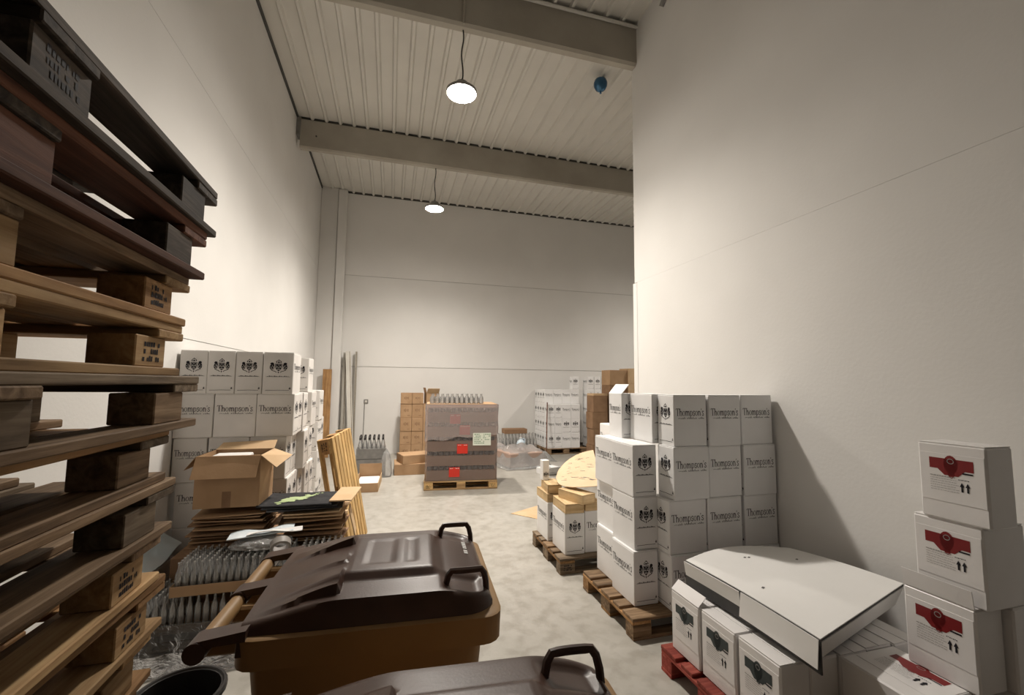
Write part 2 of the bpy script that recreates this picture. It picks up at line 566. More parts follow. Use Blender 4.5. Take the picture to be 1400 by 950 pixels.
b1 = beam(1, 4.70, 4.84, XR + 0.0)
b2 = beam(2, 8.14, 8.28, XFAR)
put('service_pipe', MB().tube([(XL + 0.1, 4.675, 6.405), (XR - 0.01, 4.675, 6.405)], 0.022, 8).mesh('service_pipe', 'ceiling_sheet', True), b1)
put('column_1', MB().cbox(((XL - 1.355) / 2, YB - 0.06, ZC / 2), (-XL - 1.355, 0.12, ZC - 0.002), 0.01).mesh('column_1', 'wall_paint'), kind=T).name = 'trim_2'
put('trim_3', MB().cbox((-1.245, YB - 0.09, ZC / 2 - 0.02), (0.20, 0.18, ZC - 0.04), 0.012).mesh('trim_3', 'wall_paint'), kind=T)


def high_bay(x, y, z, zhang, label, power=SPOT_POWER):
    t = thing('high_bay_lamp', label, 'lamp', (x, y, z), 0, 'high bay lamps')
    r = 0.165
    put('housing', cached('hb_h', lambda: MB().lathe([(r + 0.012, 0.0), (r + 0.014, 0.03), (0.13, 0.055), (0.075, 0.07), (0.07, 0.13), (0.02, 0.14)], 32).mesh('housing', 'grey_metal', True)), t)
    put('diffuser', cached('hb_d', lambda: MB().lathe([(0.0, -0.012), (0.10, -0.011), (r, -0.004), (r, -0.001), (0.0, -0.001)], 32).mesh('diffuser', 'lamp_glow', True)), t)
    ld = bpy.data.lights.new('lamp_light', 'SPOT')
    ld.energy = power
    ld.color = LAMP_COLOR
    ld.spot_size = SPOT_ANGLE
    ld.spot_blend = 1.0
    ld.shadow_soft_size = 0.13
    put('lamp_light', ld, t, (0, 0, -0.03))
    put('sensor', cached('hb_s', lambda: MB().lathe([(0.0, -0.022), (0.009, -0.02), (0.012, -0.012), (0.0, -0.012)], 12).mesh('sensor', 'grey_metal', True)), t)
    pts = []
    n = 14
    for i in range(n + 1):
        k = i / n
        pts.append((0.012 * math.sin(k * 9), 0.010 * math.sin(k * 7 + 1), 0.135 + (zhang - z - 0.135) * k))
    put('cable', MB().tube(pts, 0.009, 6).mesh('cable', 'cable_black', True), t)
    put('hook', MB().tube([(0, 0, 0.13), (0.02, 0, 0.16), (0, 0, 0.19), (-0.02, 0, 0.16)], 0.006, 6, True).mesh('hook', 'grey_metal', True), t)


high_bay(0.698, 4.77, 5.10, 5.898, 'round glowing high bay lamp on cable below the nearer beam')
put('conduit', MB().tube([(0.698, 4.686, 5.9), (0.698, 4.686, 6.42)], 0.014, 8).mesh('conduit', 'beam_concrete', True), b1)
high_bay(6.9, 8.21, 5.08, 5.898, 'added round high bay lamp, unseen behind the right wall', SPOT_POWER * 0.5)  # unseen lamp added to brighten the right part of the back wall
high_bay(0.722, 8.21, 5.08, 5.898, 'round glowing high bay lamp on cable below the farther beam')

bl = thing('foil_balloon', 'blue foil balloon floating against the corrugated ceiling', 'balloon', (2.96, 5.685, 6.31))
put('skin', MB().lathe([(0.0, -0.105), (0.03, -0.10), (0.075, -0.07), (0.10, -0.02), (0.105, 0.02), (0.09, 0.07), (0.05, 0.10), (0.0, 0.11)], 20).mesh('skin', 'foil_blue', True), bl)
put('knot', MB().lathe([(0.0, -0.10), (0.012, -0.115), (0.018, -0.135), (0.0, -0.13)], 8).mesh('knot', 'foil_blue', True), bl)
wc = thing('cable_gland', 'dark grey cable sleeve high on the right wall near the ceiling', 'sleeve', (XR - 0.04, 4.06, 6.22))
put('sleeve', MB().tube([(0, 0.06, -0.02), (0, 0, 0.03), (0, -0.12, 0.10), (0, -0.3, 0.12)], 0.028, 10).mesh('sleeve', 'grey_metal', True), wc)
put('clip', MB().box(-0.035, 0.04, -0.15, -0.12, 0.06, 0.15).mesh('clip', 'cable_black'), wc)

# ------------------------------------------------------------------ lettering and printed marks (flat print, lies on a face in local XZ)
def ell(cx, cy, rx, ry, n=12):
    return [(cx + rx * math.cos(2 * PI * i / n), cy + ry * math.sin(2 * PI * i / n)) for i in range(n)]


def ring2(cx, cy, rx, ry, tx, ty, a0=0, a1=360, n=14):
    out = []
    for i in range(n):
        a, b = math.radians(a0 + (a1 - a0) * i / n), math.radians(a0 + (a1 - a0) * (i + 1) / n)
        out.append([(cx + rx * math.cos(a), cy + ry * math.sin(a)), (cx + rx * math.cos(b), cy + ry * math.sin(b)),
                    (cx + (rx - tx) * math.cos(b), cy + (ry - ty) * math.sin(b)), (cx + (rx - tx) * math.cos(a), cy + (ry - ty) * math.sin(a))])
    return out


def rc(x0, y0, x1, y1):
    return [(x0, y0), (x1, y0), (x1, y1), (x0, y1)]


def stroke2(pts, w):
    out = []
    for i in range(len(pts) - 1):
        (x0, y0), (x1, y1) = pts[i], pts[i + 1]
        L = math.hypot(x1 - x0, y1 - y0) or 1
        nx, ny = -(y1 - y0) / L * w / 2, (x1 - x0) / L * w / 2
        out.append([(x0 + nx, y0 + ny), (x0 - nx, y0 - ny), (x1 - nx, y1 - ny), (x1 + nx, y1 + ny)])
    return out


def glyph(c):
    st = 0.21
    if c == 'T':
        return [rc(.50, 0, .72, 1.55), rc(0.02, 1.47, 1.20, 1.55), [(0.02, 1.47), (0.02, 1.16), (.07, 1.16), (.2, 1.47)], [(1.20, 1.47), (1.02, 1.47), (1.15, 1.16), (1.20, 1.16)], rc(.36, 0, .86, .06)], 1.22
    if c == 'h':
        return [rc(.12, 0, .12 + st, 1.55), rc(.0, 1.49, .2, 1.55), rc(.0, 0, .4, .05), rc(.62, 0, 1.02, .05), rc(.73, 0, .73 + st, .6)] + ring2(.53, .58, .37, .45, st, .12, 0, 165, 8), 1.08
    if c == 'n':
        return [rc(.12, 0, .12 + st, 1.0), rc(.0, .94, .2, 1.0), rc(.0, 0, .4, .05), rc(.62, 0, 1.02, .05), rc(.73, 0, .73 + st, .6)] + ring2(.53, .58, .37, .45, st, .12, 0, 165, 8), 1.08
    if c == 'm':
        return [rc(.12, 0, .12 + st, 1.0), rc(.0, .94, .2, 1.0), rc(.0, 0, .4, .05), rc(.58, 0, .95, .05), rc(.68, 0, .68 + st, .6), rc(1.12, 0, 1.52, .05), rc(1.23, 0, 1.23 + st, .6)] + ring2(.5, .58, .35, .45, st, .12, 0, 165, 8) + ring2(1.05, .58, .35, .45, st, .12, 0, 165, 8), 1.58
    if c == 'o':
        return ring2(.47, .5, .46, .53, .18, .07, 0, 360, 14), 1.0
    if c == 'p':
        return [rc(.12, -.5, .12 + st, 1.0), rc(.0, .94, .2, 1.0), rc(.0, -.5, .42, -.45)] + ring2(.53, .5, .46, .53, .18, .08, -150, 150, 12), 1.08
    if c == 's':
        return stroke2([(.66, .80), (.56, .97), (.36, 1.0), (.16, .9), (.14, .72), (.36, .54), (.58, .40), (.66, .24), (.56, .07), (.34, .02), (.14, .06), (.06, .26)], .15), .78
    if c == "'":
        return [ell(.14, 1.42, .1, .11, 8), [(.05, 1.38), (.23, 1.4), (.1, 1.1)]], .34
    return [], .4


def word(txt, width, x0, z0):
    """polygons of a word scaled to width, left end x0, baseline z0"""
    polys, x = [], 0
    for c in txt:
        g, adv = glyph(c)
        polys += [[(px + x, py) for px, py in p] for p in g]
        x += adv
    s = width / x
    return [[(x0 + px * s, z0 + py * s * 1.05) for px, py in p] for p in polys]


def logo_polys():
    # on a 1 x 1 face: x -0.5..0.5, z 0..1
    p = word("Thompson's", 0.86, -0.44, 0.595)
    for k in range(16):  # fine script line under the name, too small to read
        x = -0.28 + k * 0.044
        if k in (3, 11):
            continue
        h = 0.014 + 0.012 * ((k * 7) % 3)
        p += stroke2([(x, .535), (x + .013, .535 + h), (x + .022, .533), (x + .036, .545)], .0065)
    p += stroke2([(-.38, .540), (-.33, .548), (-.29, .540)], .005) + stroke2([(.40, .540), (.36, .548), (.33, .540)], .005)
    return p


def crest_polys():
    p = []
    sh = [(-.19, .2), (.19, .2), (.2, 0), (.14, -.2), (0, -.36), (-.14, -.2), (-.2, 0)]
    for i in range(len(sh)):
        a, b = sh[i], sh[(i + 1) % len(sh)]
        p.append([a, b, (b[0] * .84, b[1] * .84), (a[0] * .84, a[1] * .84)])
    p += [rc(-.018, -.3, .018, .2), rc(-.19, -.03, .19, .01)]
    p += [ell(-.09, .09, .062, .07, 8), ell(.09, .09, .062, .07, 8), ell(-.075, -.13, .052, .065, 8), ell(.075, -.13, .052, .065, 8), ell(0, .02, .05, .05, 8)]
    for s in (-1, 1):
        p += [ell(s * .36, .19, .10, .095, 10), ell(s * .29, .08, .05, .1, 8), ell(s * .41, .03, .055, .09, 8), ell(s * .34, -.1, .045, .1, 8), ell(s * .43, -.14, .04, .07, 8)]
        p += ring2(s * .36, -.06, .13, .2, .03, .035, 0, 360, 10)
        p += stroke2([(s * .42, -.25), (s * .3, -.33), (s * .2, -.36), (s * .1, -.44)], .04)
    p += ring2(0, .26, .17, .2, .035, .035, 10, 170, 8)
    p += [ell(0, .31, .06, .06, 8), ell(-.11, .30, .035, .035, 6), ell(.11, .30, .035, .035, 6), ell(0, .47, .035, .04, 6), [(-.05, -.40), (.05, -.40), (0, -.52)]]
    return p


def side_polys(asp):
    # crest face, x -0.5..0.5, z 0..1; asp = height / width of the face
    p = [[(x * .60, .66 + y * .62 / asp) for x, y in q] for q in crest_polys()]
    for k in range(13):  # web address, too small to read
        x = -.36 + k * .056
        h = .008 + .006 * ((k * 5) % 3)
        p.append(rc(x, .415, x + .036, .415 + h))
    p.append(rc(-.40, .408, .40, .413))
    p += stroke2([(-.40, .085), (-.12, .088), (.0, .092), (.28, .088), (.38, .09)], .008) + [rc(.37, .115, .43, .14), rc(.385, .145, .42, .16)]
    return p


def print_mesh(key, polys, mat='ink'):
    def f():
        b = MB()
        for q in polys():
            b.poly(q)
        return b.mesh(key, mat)
    return cached('print_' + key, f)


def carton(label, loc, w, d, h, rotz=0.0, group=None, mat='carton_white', faces='FBLR', flaps=True, name='wine_carton', lay=None, cat='carton', open_flap=False):
    """white wine carton: name print on the wide faces (local -Y, +Y), crest on the narrow faces (local -X, +X); origin at base centre"""
    t = thing(name, label, cat, loc, rotz, group)
    top = 0.005
    put('body', cached(('cb', round(w, 3), round(d, 3), round(h, 3)), lambda: MB().cbox((0, 0, (h - top) / 2), (w, d, h - top), 0.005).mesh('body', mat)), t, mat=mat)
    if flaps:
        fm = cached(('cf', round(w, 3), round(d, 3)), lambda: MB().cbox((0, 0, 0), (w - 0.004, d / 2 - 0.0035, top), 0.0015).mesh('flap', mat))
        ss = (-1, 1)
        for s in ss:
            put('flap', fm, t, (0, s * (d / 4 - 0.0002), h - top / 2), mat=mat)
    if open_flap:
        fl = MB()
        a = math.radians(52)
        fl.hexa([(-w / 2, -d / 2, h), (w / 2, -d / 2, h), (w / 2, -d / 2 + 0.006, h), (-w / 2, -d / 2 + 0.006, h),
                 (-w / 2, -d / 2 + 0.085, h + 0.085), (w / 2, -d / 2 + 0.085, h + 0.085), (w / 2, -d / 2 + 0.091, h + 0.08), (-w / 2, -d / 2 + 0.091, h + 0.08)])
        put('raised_flap', fl.mesh('raised_flap', mat), t)
    e = 0.0012
    if 'F' in faces:
        put('name_print', print_mesh('logo', logo_polys), t, (0, -d / 2 - e, 0), (0, 0, 0), (w, 1, h))
    if 'B' in faces:
        put('name_print', print_mesh('logo', logo_polys), t, (0, d / 2 + e, 0), (0, 0, PI), (w, 1, h))
    if 'R' in faces:
        put('crest_print', print_mesh('crest', lambda: side_polys(1.9)), t, (w / 2 + e, 0, 0), (0, 0, PI / 2), (d, 1, h))
    if 'L' in faces:
        put('crest_print', print_mesh('crest', lambda: side_polys(1.9)), t, (-w / 2 - e, 0, 0), (0, 0, -PI / 2), (d, 1, h))
    return t


# ------------------------------------------------------------------ pallets
def board(l, w, h, b=0.003):
    return cached(('bd', round(l, 3), round(w, 3), round(h, 3)), lambda: MB().cbox((0, 0, 0), (l, w, h), b).mesh('board', 'wood_worn'))


def stamp_mesh(k):
    def f():
        b = MB()
        rnd = random.Random(k)
        for row in range(3):
            x = -0.042 + rnd.random() * 0.008
            while x < 0.036:
                wd = 0.004 + rnd.random() * 0.006
                hh = 0.009 + rnd.random() * 0.006
                if rnd.random() < 0.8:
                    b.poly(rc(x, 0.012 - row * 0.019, x + wd, 0.012 - row * 0.019 + hh))
                x += wd + 0.003
        return b.mesh('stamp', 'ink')
    return cached(('stamp', k), f)


def pallet(label, loc, rotz=0.0, L=1.2, W=0.8, H=0.144, mats=('wood_worn',), group=None, decks=5, deck_mat=None, block_mat=None, stamps=(), name='wooden_pallet', seed=0, jit=1.0, over=0.0, inset=0.0, deck_ws=None):
    """length along local X, deck up; origin at base centre"""
    rnd = random.Random(seed * 31 + 5)
    t = thing(name, label, 'pallet', loc, rotz, group)
    th = 0.022 * H / 0.144
    bh = H - 3 * th
    pick = lambda: rnd.choice(mats)
    if deck_ws:
        ws = deck_ws
    elif decks == 5:
        ws = (0.145, 0.10, 0.145, 0.10, 0.145)
    else:
        ws = (0.090,) * decks
    gap = (W - sum(ws)) / (len(ws) - 1)
    y = -W / 2
    for w_ in ws:
        put('deck_board', board(L + over, w_, th), t, (rnd.uniform(-1, 1) * 0.004 * jit, y + w_ / 2, H - th / 2), (0, 0, rnd.uniform(-1, 1) * 0.003 * jit), mat=deck_mat or pick())
        y += w_ + gap
    for s in (-1, 0, 1):
        put('cross_board', board(W, 0.145, th), t, (s * (L / 2 - 0.0725), rnd.uniform(-1, 1) * 0.005 * jit, H - 1.5 * th), (0, 0, PI / 2), mat=pick())
        for q in (-1, 0, 1):
            bw = 0.145 if q == 0 else 0.10
            yy = q * (W / 2 - 0.05)
            bk = put('block', board(0.145, bw, bh), t, (s * (L / 2 - 0.0725 - inset), yy - (q * 0.008 if inset else 0), th + bh / 2), (0, 0, rnd.uniform(-1, 1) * 0.02 * jit), mat=block_mat or pick())
            if (s, q) in stamps:
                face = -1 if q < 0 else 1
                put('stamp', stamp_mesh(abs(hash((seed, s))) % 5 if False else (seed + s) % 5), bk, (0, face * (bw / 2 + 0.0008), 0), (0, 0, 0 if face < 0 else PI))
    for q in (-1, 0, 1):
        bw = 0.145 if q == 0 else 0.10
        put('base_board', board(L, bw, th), t, (rnd.uniform(-1, 1) * 0.003 * jit, q * (W / 2 - 0.05), th / 2), (0, 0, rnd.uniform(-1, 1) * 0.004 * jit), mat=pick())
    return t


# tall stack beside the left wall, top pallet first; (X of the aisle side, Y of the far end, woods)
STK = [(-0.54, 1.548, ('wood_dark',), 'darkest weathered pallet, topmost of the tall stack'),
       (-0.56, 1.515, ('wood_russet', 'wood_russet', 'wood_dark'), 'russet brown pallet, second from the top of the tall stack'),
       (-0.59, 1.500, ('wood_honey', 'wood_worn', 'wood_fresh'), 'honey coloured pallet, third from the top of the tall stack'),
       (-0.59, 1.490, ('wood_fresh', 'wood_fresh', 'wood_honey'), 'light pallet with stamped end block, fourth from the top of the tall stack'),
       (-0.565, 1.530, ('wood_grey', 'wood_worn'), 'grey brown pallet at eye height, fifth from the top of the tall stack'),
       (-0.60, 1.475, ('wood_worn', 'wood_grey', 'wood_honey'), 'worn pallet, sixth from the top of the tall stack'),
       (-0.60, 1.515, ('wood_grey', 'wood_worn', 'wood_grey'), 'weathered grey pallet, seventh from the top of the tall stack'),
       (-0.62, 1.53, ('wood_worn', 'wood_fresh'), 'pallet with dark stamp on its pale block, eighth from the top of the tall stack'),
       (-0.635, 1.585, ('wood_honey', 'wood_fresh'), 'yellowish pallet with stamped block, ninth from the top of the tall stack'),
       (-0.65, 1.585, ('wood_fresh', 'wood_honey'), 'warm toned pallet, tenth from the top of the tall stack'),
       (-0.665, 1.56, ('wood_worn', 'wood_honey'), 'lowest pallet of the tall stack with its deck in view')]
PH = 0.1467
for i in range(16):
    k = 15 - i                                   # index from the top
    if k < len(STK):
        xs, ye, mt, lb = STK[k]
        g = None
    else:
        xs, ye, mt, lb = -0.66 - 0.004 * (k - 10), 1.56, ('wood_worn', 'wood_honey', 'wood_grey'), 'pallet near the floor in the tall stack, %s from the floor' % ORD[i]
        g = 'pallets at the foot of the tall stack'
    rz = [0.012, -0.008, 0.0, 0.01, -0.012, 0.006, -0.006, 0.008, -0.01, 0.004][k % 10] + PI / 2
    pallet(lb, (xs - 0.4, ye - 0.68, i * PH), rz, L=1.36, H=PH, mats=mt, group=g, seed=k + 1, inset=0.08, deck_ws={0: (0.105,) * 4, 1: (0.12,) * 5, 2: (0.13,) * 5}.get(k),
           stamps={3: ((1, -1),), 2: ((1, -1),), 7: ((1, -1),), 8: ((1, -1),), 0: ((0, -1),)}.get(k, ()))

# ------------------------------------------------------------------ wheelie bins
def sstep(a, b, x):
    t = max(0.0, min(1.0, (x - a) / (b - a)))
    return t * t * (3 - 2 * t)


def lid_height(u, v):
    """u 0..1 hinge to front, v -1..1 across; height above the rim"""
    av = abs(v)
    h = 0.020 + 0.046 * sstep(-0.05, 0.36, u)                     # rises from the hinge
    h += 0.012 * (1 - av * av)
    h -= 0.030 * sstep(0.74, 1.0, u)                              # drops to the front
    pan = sstep(0.33, 0.352, u) * (1 - sstep(0.72, 0.78, u)) * (1 - sstep(0.50, 0.60, av))
    h += 0.022 * pan                                              # raised middle panel
    for a0, a1, b0, b1 in ((0.42, 0.56, -0.36, 0.36), (0.60, 0.66, -0.36, 0.36)):
        e = sstep(a0, a0 + .012, u) * (1 - sstep(a1 - .012, a1, u)) * sstep(b0, b0 + .03, v) * (1 - sstep(b1 - .03, b1, v))
        h -= 0.0035 * e
    if u < 0.345:                                                 # fan of folded wedges behind the panel
        k = max(0.0, (u - 0.03) / 0.31)
        half = 0.22 + 0.42 * (1 - k) * 0.5 + 0.18
        for c, wd, amp in ((0.0, 0.26, 0.010), (0.52, 0.25, 0.028), (-0.52, 0.25, 0.028)):
            d = (v - c * (1.12 - 0.12 * k)) / wd
            if -1 < d < 1:
                tri = (1 - (d + 1) / 1.75) if d < 0.75 else 0.0
                h += amp * k * max(0.0, tri if d < 0.75 else 0.0)
        h += 0.018 * k * (1 - sstep(0.62, 0.70, av))
    wz = sstep(0.76, 0.80, u) * (1 - sstep(0.92, 0.96, u)) * (sstep(0.50, 0.56, av) * (1 - sstep(0.80, 0.86, av)))
    h -= 0.014 * wz                                               # handle wells
    return h


def wheelie_bin(label, loc, rotz):
    t = thing('wheelie_bin', label, 'bin', loc, rotz)
    LX, WY, ZR = 0.86, 0.66, 1.03
    hx, hy = LX / 2, WY / 2

    def rring(x0, x1, y, z, r=0.05, n=4):
        pts = []
        for cx, cy, a0 in ((x1 - r, y - r, 0), (x0 + r, y - r, 90), (x0 + r, -y + r, 180), (x1 - r, -y + r, 270)):
            for k in range(n + 1):
                a = math.radians(a0 + 90 * k / n)
                pts.append((cx + r * math.cos(a), cy + r * math.sin(a), z))
        return pts

    def loft(rings, cap0=True, cap1=True):
        b = MB()
        n = len(rings[0])
        vs = [p for r in rings for p in r]
        fs = []
        for j in range(len(rings) - 1):
            for i in range(n):
                k = (i + 1) % n
                fs.append((j * n + i, j * n + k, (j + 1) * n + k, (j + 1) * n + i))
        if cap0:
            fs.append(tuple(range(n))[::-1])
        if cap1:
            fs.append(tuple((len(rings) - 1) * n + i for i in range(n)))
        return b.add(vs, fs)
    body = loft([rring(-hx + 0.22, hx - 0.14, hy - 0.09, 0.03), rring(-hx + 0.20, hx - 0.13, hy - 0.085, 0.06), rring(-hx + 0.12, hx - 0.055, hy - 0.035, ZR - 0.10)])
    put('body', body.mesh('body', 'bin_body_ochre', True), t)
    rim = loft([rring(-hx + 0.11, hx - 0.045, hy - 0.03, ZR - 0.10, 0.055), rring(-hx + 0.09, hx, hy, ZR - 0.085, 0.06), rring(-hx + 0.09, hx + 0.003, hy + 0.002, ZR - 0.004, 0.06), rring(-hx + 0.10, hx - 0.006, hy - 0.006, ZR, 0.055)])
    put('rim', rim.mesh('rim', 'bin_body_ochre', True), t)
    for s in (-1, 1):
        for q in (0.09, 0.27):
            put('handle_bracket', MB().cbox((-hx + 0.05, s * (hy - q), ZR - 0.05), (0.12, 0.035, 0.05), 0.008).mesh('handle_bracket', 'bin_body_ochre'), t)
    put('handle_bar', MB().tube([(-hx + 0.005, -hy + 0.02, ZR - 0.03), (-hx + 0.005, hy - 0.02, ZR - 0.022)], 0.025, 14).mesh('handle_bar', 'bin_body_ochre', True), t)
    # lid shell
    nu, nv = 72, 60
    l0, l1 = -hx + 0.105, hx - 0.012

    def lidp(u, v):
        vv = v * 2 - 1
        wy = hy - 0.012
        # rounded front corners
        rr = 0.10
        xx = l0 + (l1 - l0) * u
        ww = wy
        if xx > l1 - rr:
            k = (xx - (l1 - rr)) / rr
            ww = wy - rr * (1 - math.sqrt(max(0.0, 1 - k * k)))
        edge = min((1 - abs(vv)) * wy, (1 - u) * (l1 - l0))
        z = lid_height(u, vv)
        drop = 1 - min(1.0, edge / 0.035)
        z = z * (1 - drop * drop) + (-0.012) * drop * drop
        return (xx, vv * ww, ZR + z)
    lid = put('lid', MB().grid(lidp, nu, nv, 0.0).mesh('lid', 'bin_lid_brown', True), t)
    sk = MB()                                                     # skirt under the lid edge
    outer = []
    for i in range(0, nu + 1, 2):
        outer.append(lidp(i / nu, 0))
    for j in range(2, nv + 1, 2):
        outer.append(lidp(1, j / nv))
    for i in range(nu - 2, -1, -2):
        outer.append(lidp(i / nu, 1))
    vs = [(p[0], p[1], ZR - 0.010) for p in outer] + [(p[0] * 1.004, p[1] * 1.012, ZR - 0.048) for p in outer]
    n = len(outer)
    put('skirt', sk.add(vs, [(i, i + n, i + 1 + n, i + 1) for i in range(n - 1)]).mesh('skirt', 'bin_lid_brown', True), lid)
    for s in (-1, 1):
        y = s * 0.222
        pts = []
        x0 = l0 + (l1 - l0) * 0.80
        for k in range(13):
            a = PI * k / 12
            pts.append((x0 + 0.055 - 0.068 * math.cos(a), y + s * 0.012 * math.sin(a), ZR + 0.030 + 0.072 * min(1.0, math.sin(a) * 1.6)))
        put('lid_handle', MB().tube(pts, 0.0105, 8).mesh('lid_handle', 'bin_lid_brown', True), lid)
    for s in (-1, 0, 1):
        b = MB()
        yy = s * (hy - 0.035)
        b.tube([(-hx + 0.005, yy - 0.036, ZR - 0.022), (-hx + 0.005, yy + 0.036, ZR - 0.022)], 0.0285, 14)
        b.hexa([(-hx + 0.0, yy - 0.034, ZR - 0.012), (-hx + 0.13, yy - 0.034, ZR - 0.004), (-hx + 0.13, yy + 0.034, ZR - 0.004), (-hx, yy + 0.034, ZR - 0.012),
                (-hx + 0.0, yy - 0.032, ZR + 0.006), (-hx + 0.13, yy - 0.032, ZR + 0.024), (-hx + 0.13, yy + 0.032, ZR + 0.024), (-hx, yy + 0.032, ZR + 0.006)])
        put('hinge', b.mesh('hinge', 'bin_lid_brown', True), lid)
    mk = MB()
    for k in range(10):
        if k == 3:
            continue
        q = []
        for dx, dy in ((-0.075, 0), (-0.060, 0), (-0.060, 0.0085), (-0.075, 0.0085)):
            px, py = l1 + dx, 0.02 + k * 0.013 + dy
            q.append((px, py, ZR + lid_height((px - l0) / (l1 - l0), py / (hy - 0.012)) + 0.0025))
        mk.add(q, [(0, 1, 2, 3)])
    put('white_print', mk.mesh('white_print', 'print_white'), lid)
    for s in (-1, 1):
        w = put('wheel', cached('bin_wheel', lambda: MB().lathe([(0.0, -0.022), (0.08, -0.022), (0.1, -0.012), (0.1, 0.012), (0.08, 0.022), (0.0, 0.022)], 20).mesh('wheel', 'black_plastic', True)), t, (-hx + 0.16, s * (hy - 0.02), 0.1), (PI / 2, 0, 0))
    put('axle', MB().tube([(-hx + 0.16, -hy + 0.03, 0.1), (-hx + 0.16, hy - 0.03, 0.1)], 0.012, 8).mesh('axle', 'grey_metal', True), t)
    return t


wheelie_bin('ochre wheelie bin with dark brown lid, standing farther from the camera', (-0.045, 1.725, 0), -0.062)
wheelie_bin('brown lidded wheelie bin cut off by the bottom edge of the picture', (0.085, 0.775, 0), -0.075)

# ------------------------------------------------------------------ cartons on the pallets by the right wall
pallet('worn pallet carrying the tall white carton stack by the right wall', (1.653 + 0.6, 2.76 + 0.4, 0), 0.0, mats=('wood_worn', 'wood_honey', 'wood_worn'), deck_mat='wood_worn', seed=40)
P0, BH = 0.144, 0.3825
LEV = ['bottom', 'second', 'third', 'top']
GR = 'white cartons stacked by the right wall'


def c_y(label, x0, y0, z, w, d, h, **k):
    """crest towards the camera (-Y): x0,y0 near-left corner, w = wide side along Y, d = narrow side along X"""
    return carton(label, (x0 + d / 2, y0 + w / 2, z), w, d, h, PI / 2, **k)


def c_x(label, x0, y0, z, w, d, h, **k):
    """name towards the camera (-Y)"""
    return carton(label, (x0 + w / 2, y0 + d / 2, z), w, d, h, 0.0, **k)


# crest-forward column at the aisle: near and behind
for lv, (xn, yn, xb, yb) in enumerate(((1.755, 2.908, 1.800, 3.262), (1.778, 2.932, 1.822, 3.300), (1.776, 2.937, 1.792, 3.270))):
    z = P0 + BH * lv
    # rotation PI/2 puts local -X (crest) towards -Y and local +Y (name) towards -X
    c_y('white carton with black crest at the aisle corner, %s layer of the stack' % LEV[lv], xn, yn, z, 0.328, 0.200, BH, group=GR, faces='BL')
    c_y('white carton behind the crest-fronted one at the aisle, %s layer' % LEV[lv], xb, yb, z, 0.325, 0.195, BH, group=GR, faces='BL')
z3 = P0 + BH * 3
c_y('white carton in the fourth layer leaving a gap beside the crest column', 1.985, 2.995, z3, 0.325, 0.19, BH, group=GR, faces='BL')
c_y('white carton with its lid flap raised, on top of the aisle stack', 1.915, 3.335, z3, 0.225, 0.16, BH, group=GR, faces='BL', flaps=False).name = 'wine_carton_open'
op = bpy.data.objects['wine_carton_open']
op.name = 'open_wine_carton'
fl = MB().hexa([(-0.1125, 0.080, BH - 0.006), (0.1125, 0.080, BH - 0.006), (0.1125, 0.074, BH - 0.006), (-0.1125, 0.074, BH - 0.006),
                (-0.1125, 0.010, BH + 0.075), (0.1125, 0.010, BH + 0.075), (0.1125, 0.006, BH + 0.070), (-0.1125, 0.006, BH + 0.070)])
put('raised_flap', fl.mesh('raised_flap', 'carton_white'), op)
# three columns showing the name to the camera, four layers
COLS = {0: [(1.975, 0.315), (2.297, 0.312), (2.640, 0.312)], 1: [(1.975, 0.320), (2.300, 0.305), (2.640, 0.312)],
        2: [(2.015, 0.305), (2.328, 0.297), (2.640, 0.305)], 3: [(2.030, 0.288), (2.330, 0.290), (2.636, 0.300)]}
CN = ['left', 'middle', 'right']
for lv in range(4):
    for q, (x0, w) in enumerate(COLS[lv]):
        c_x('white carton facing the camera, %s column, %s layer of the wall stack' % (CN[q], LEV[lv]), x0, 2.775 + 0.012 * ((lv + q) % 2), P0 + BH * lv, w, 0.20, BH, group=GR, faces='FL')
# second pallet behind
pallet('worn pallet with cartons and wooden crates behind the aisle stack', (1.555 + 0.6, 3.835 + 0.4, 0), 0.0, mats=('wood_worn', 'wood_grey', 'wood_honey'), seed=41, stamps=((-1, -1),))
GR2 = 'white cartons under the wooden crates'
c_y('white crest carton at the aisle corner under the wooden crates', 1.632, 3.905, P0, 0.33, 0.20, BH, group=GR2, faces='BL')
c_x('white carton showing its name, half hidden behind the aisle stack', 1.842, 3.92, P0, 0.33, 0.20, BH, group=GR2, faces='FL')
c_y('white carton at the far corner under two stacked wooden crates', 1.600, 4.29, P0, 0.33, 0.15, BH, group=GR2, faces='BL')
for lv in range(3):
    c_y('white carton peeping out behind the open-flapped carton, %s of its column' % ['bottom', 'middle', 'top'][lv], 2.36, 4.31, P0 + 0.385 * lv, 0.30, 0.20, 0.385, group=GR2, faces='BL')


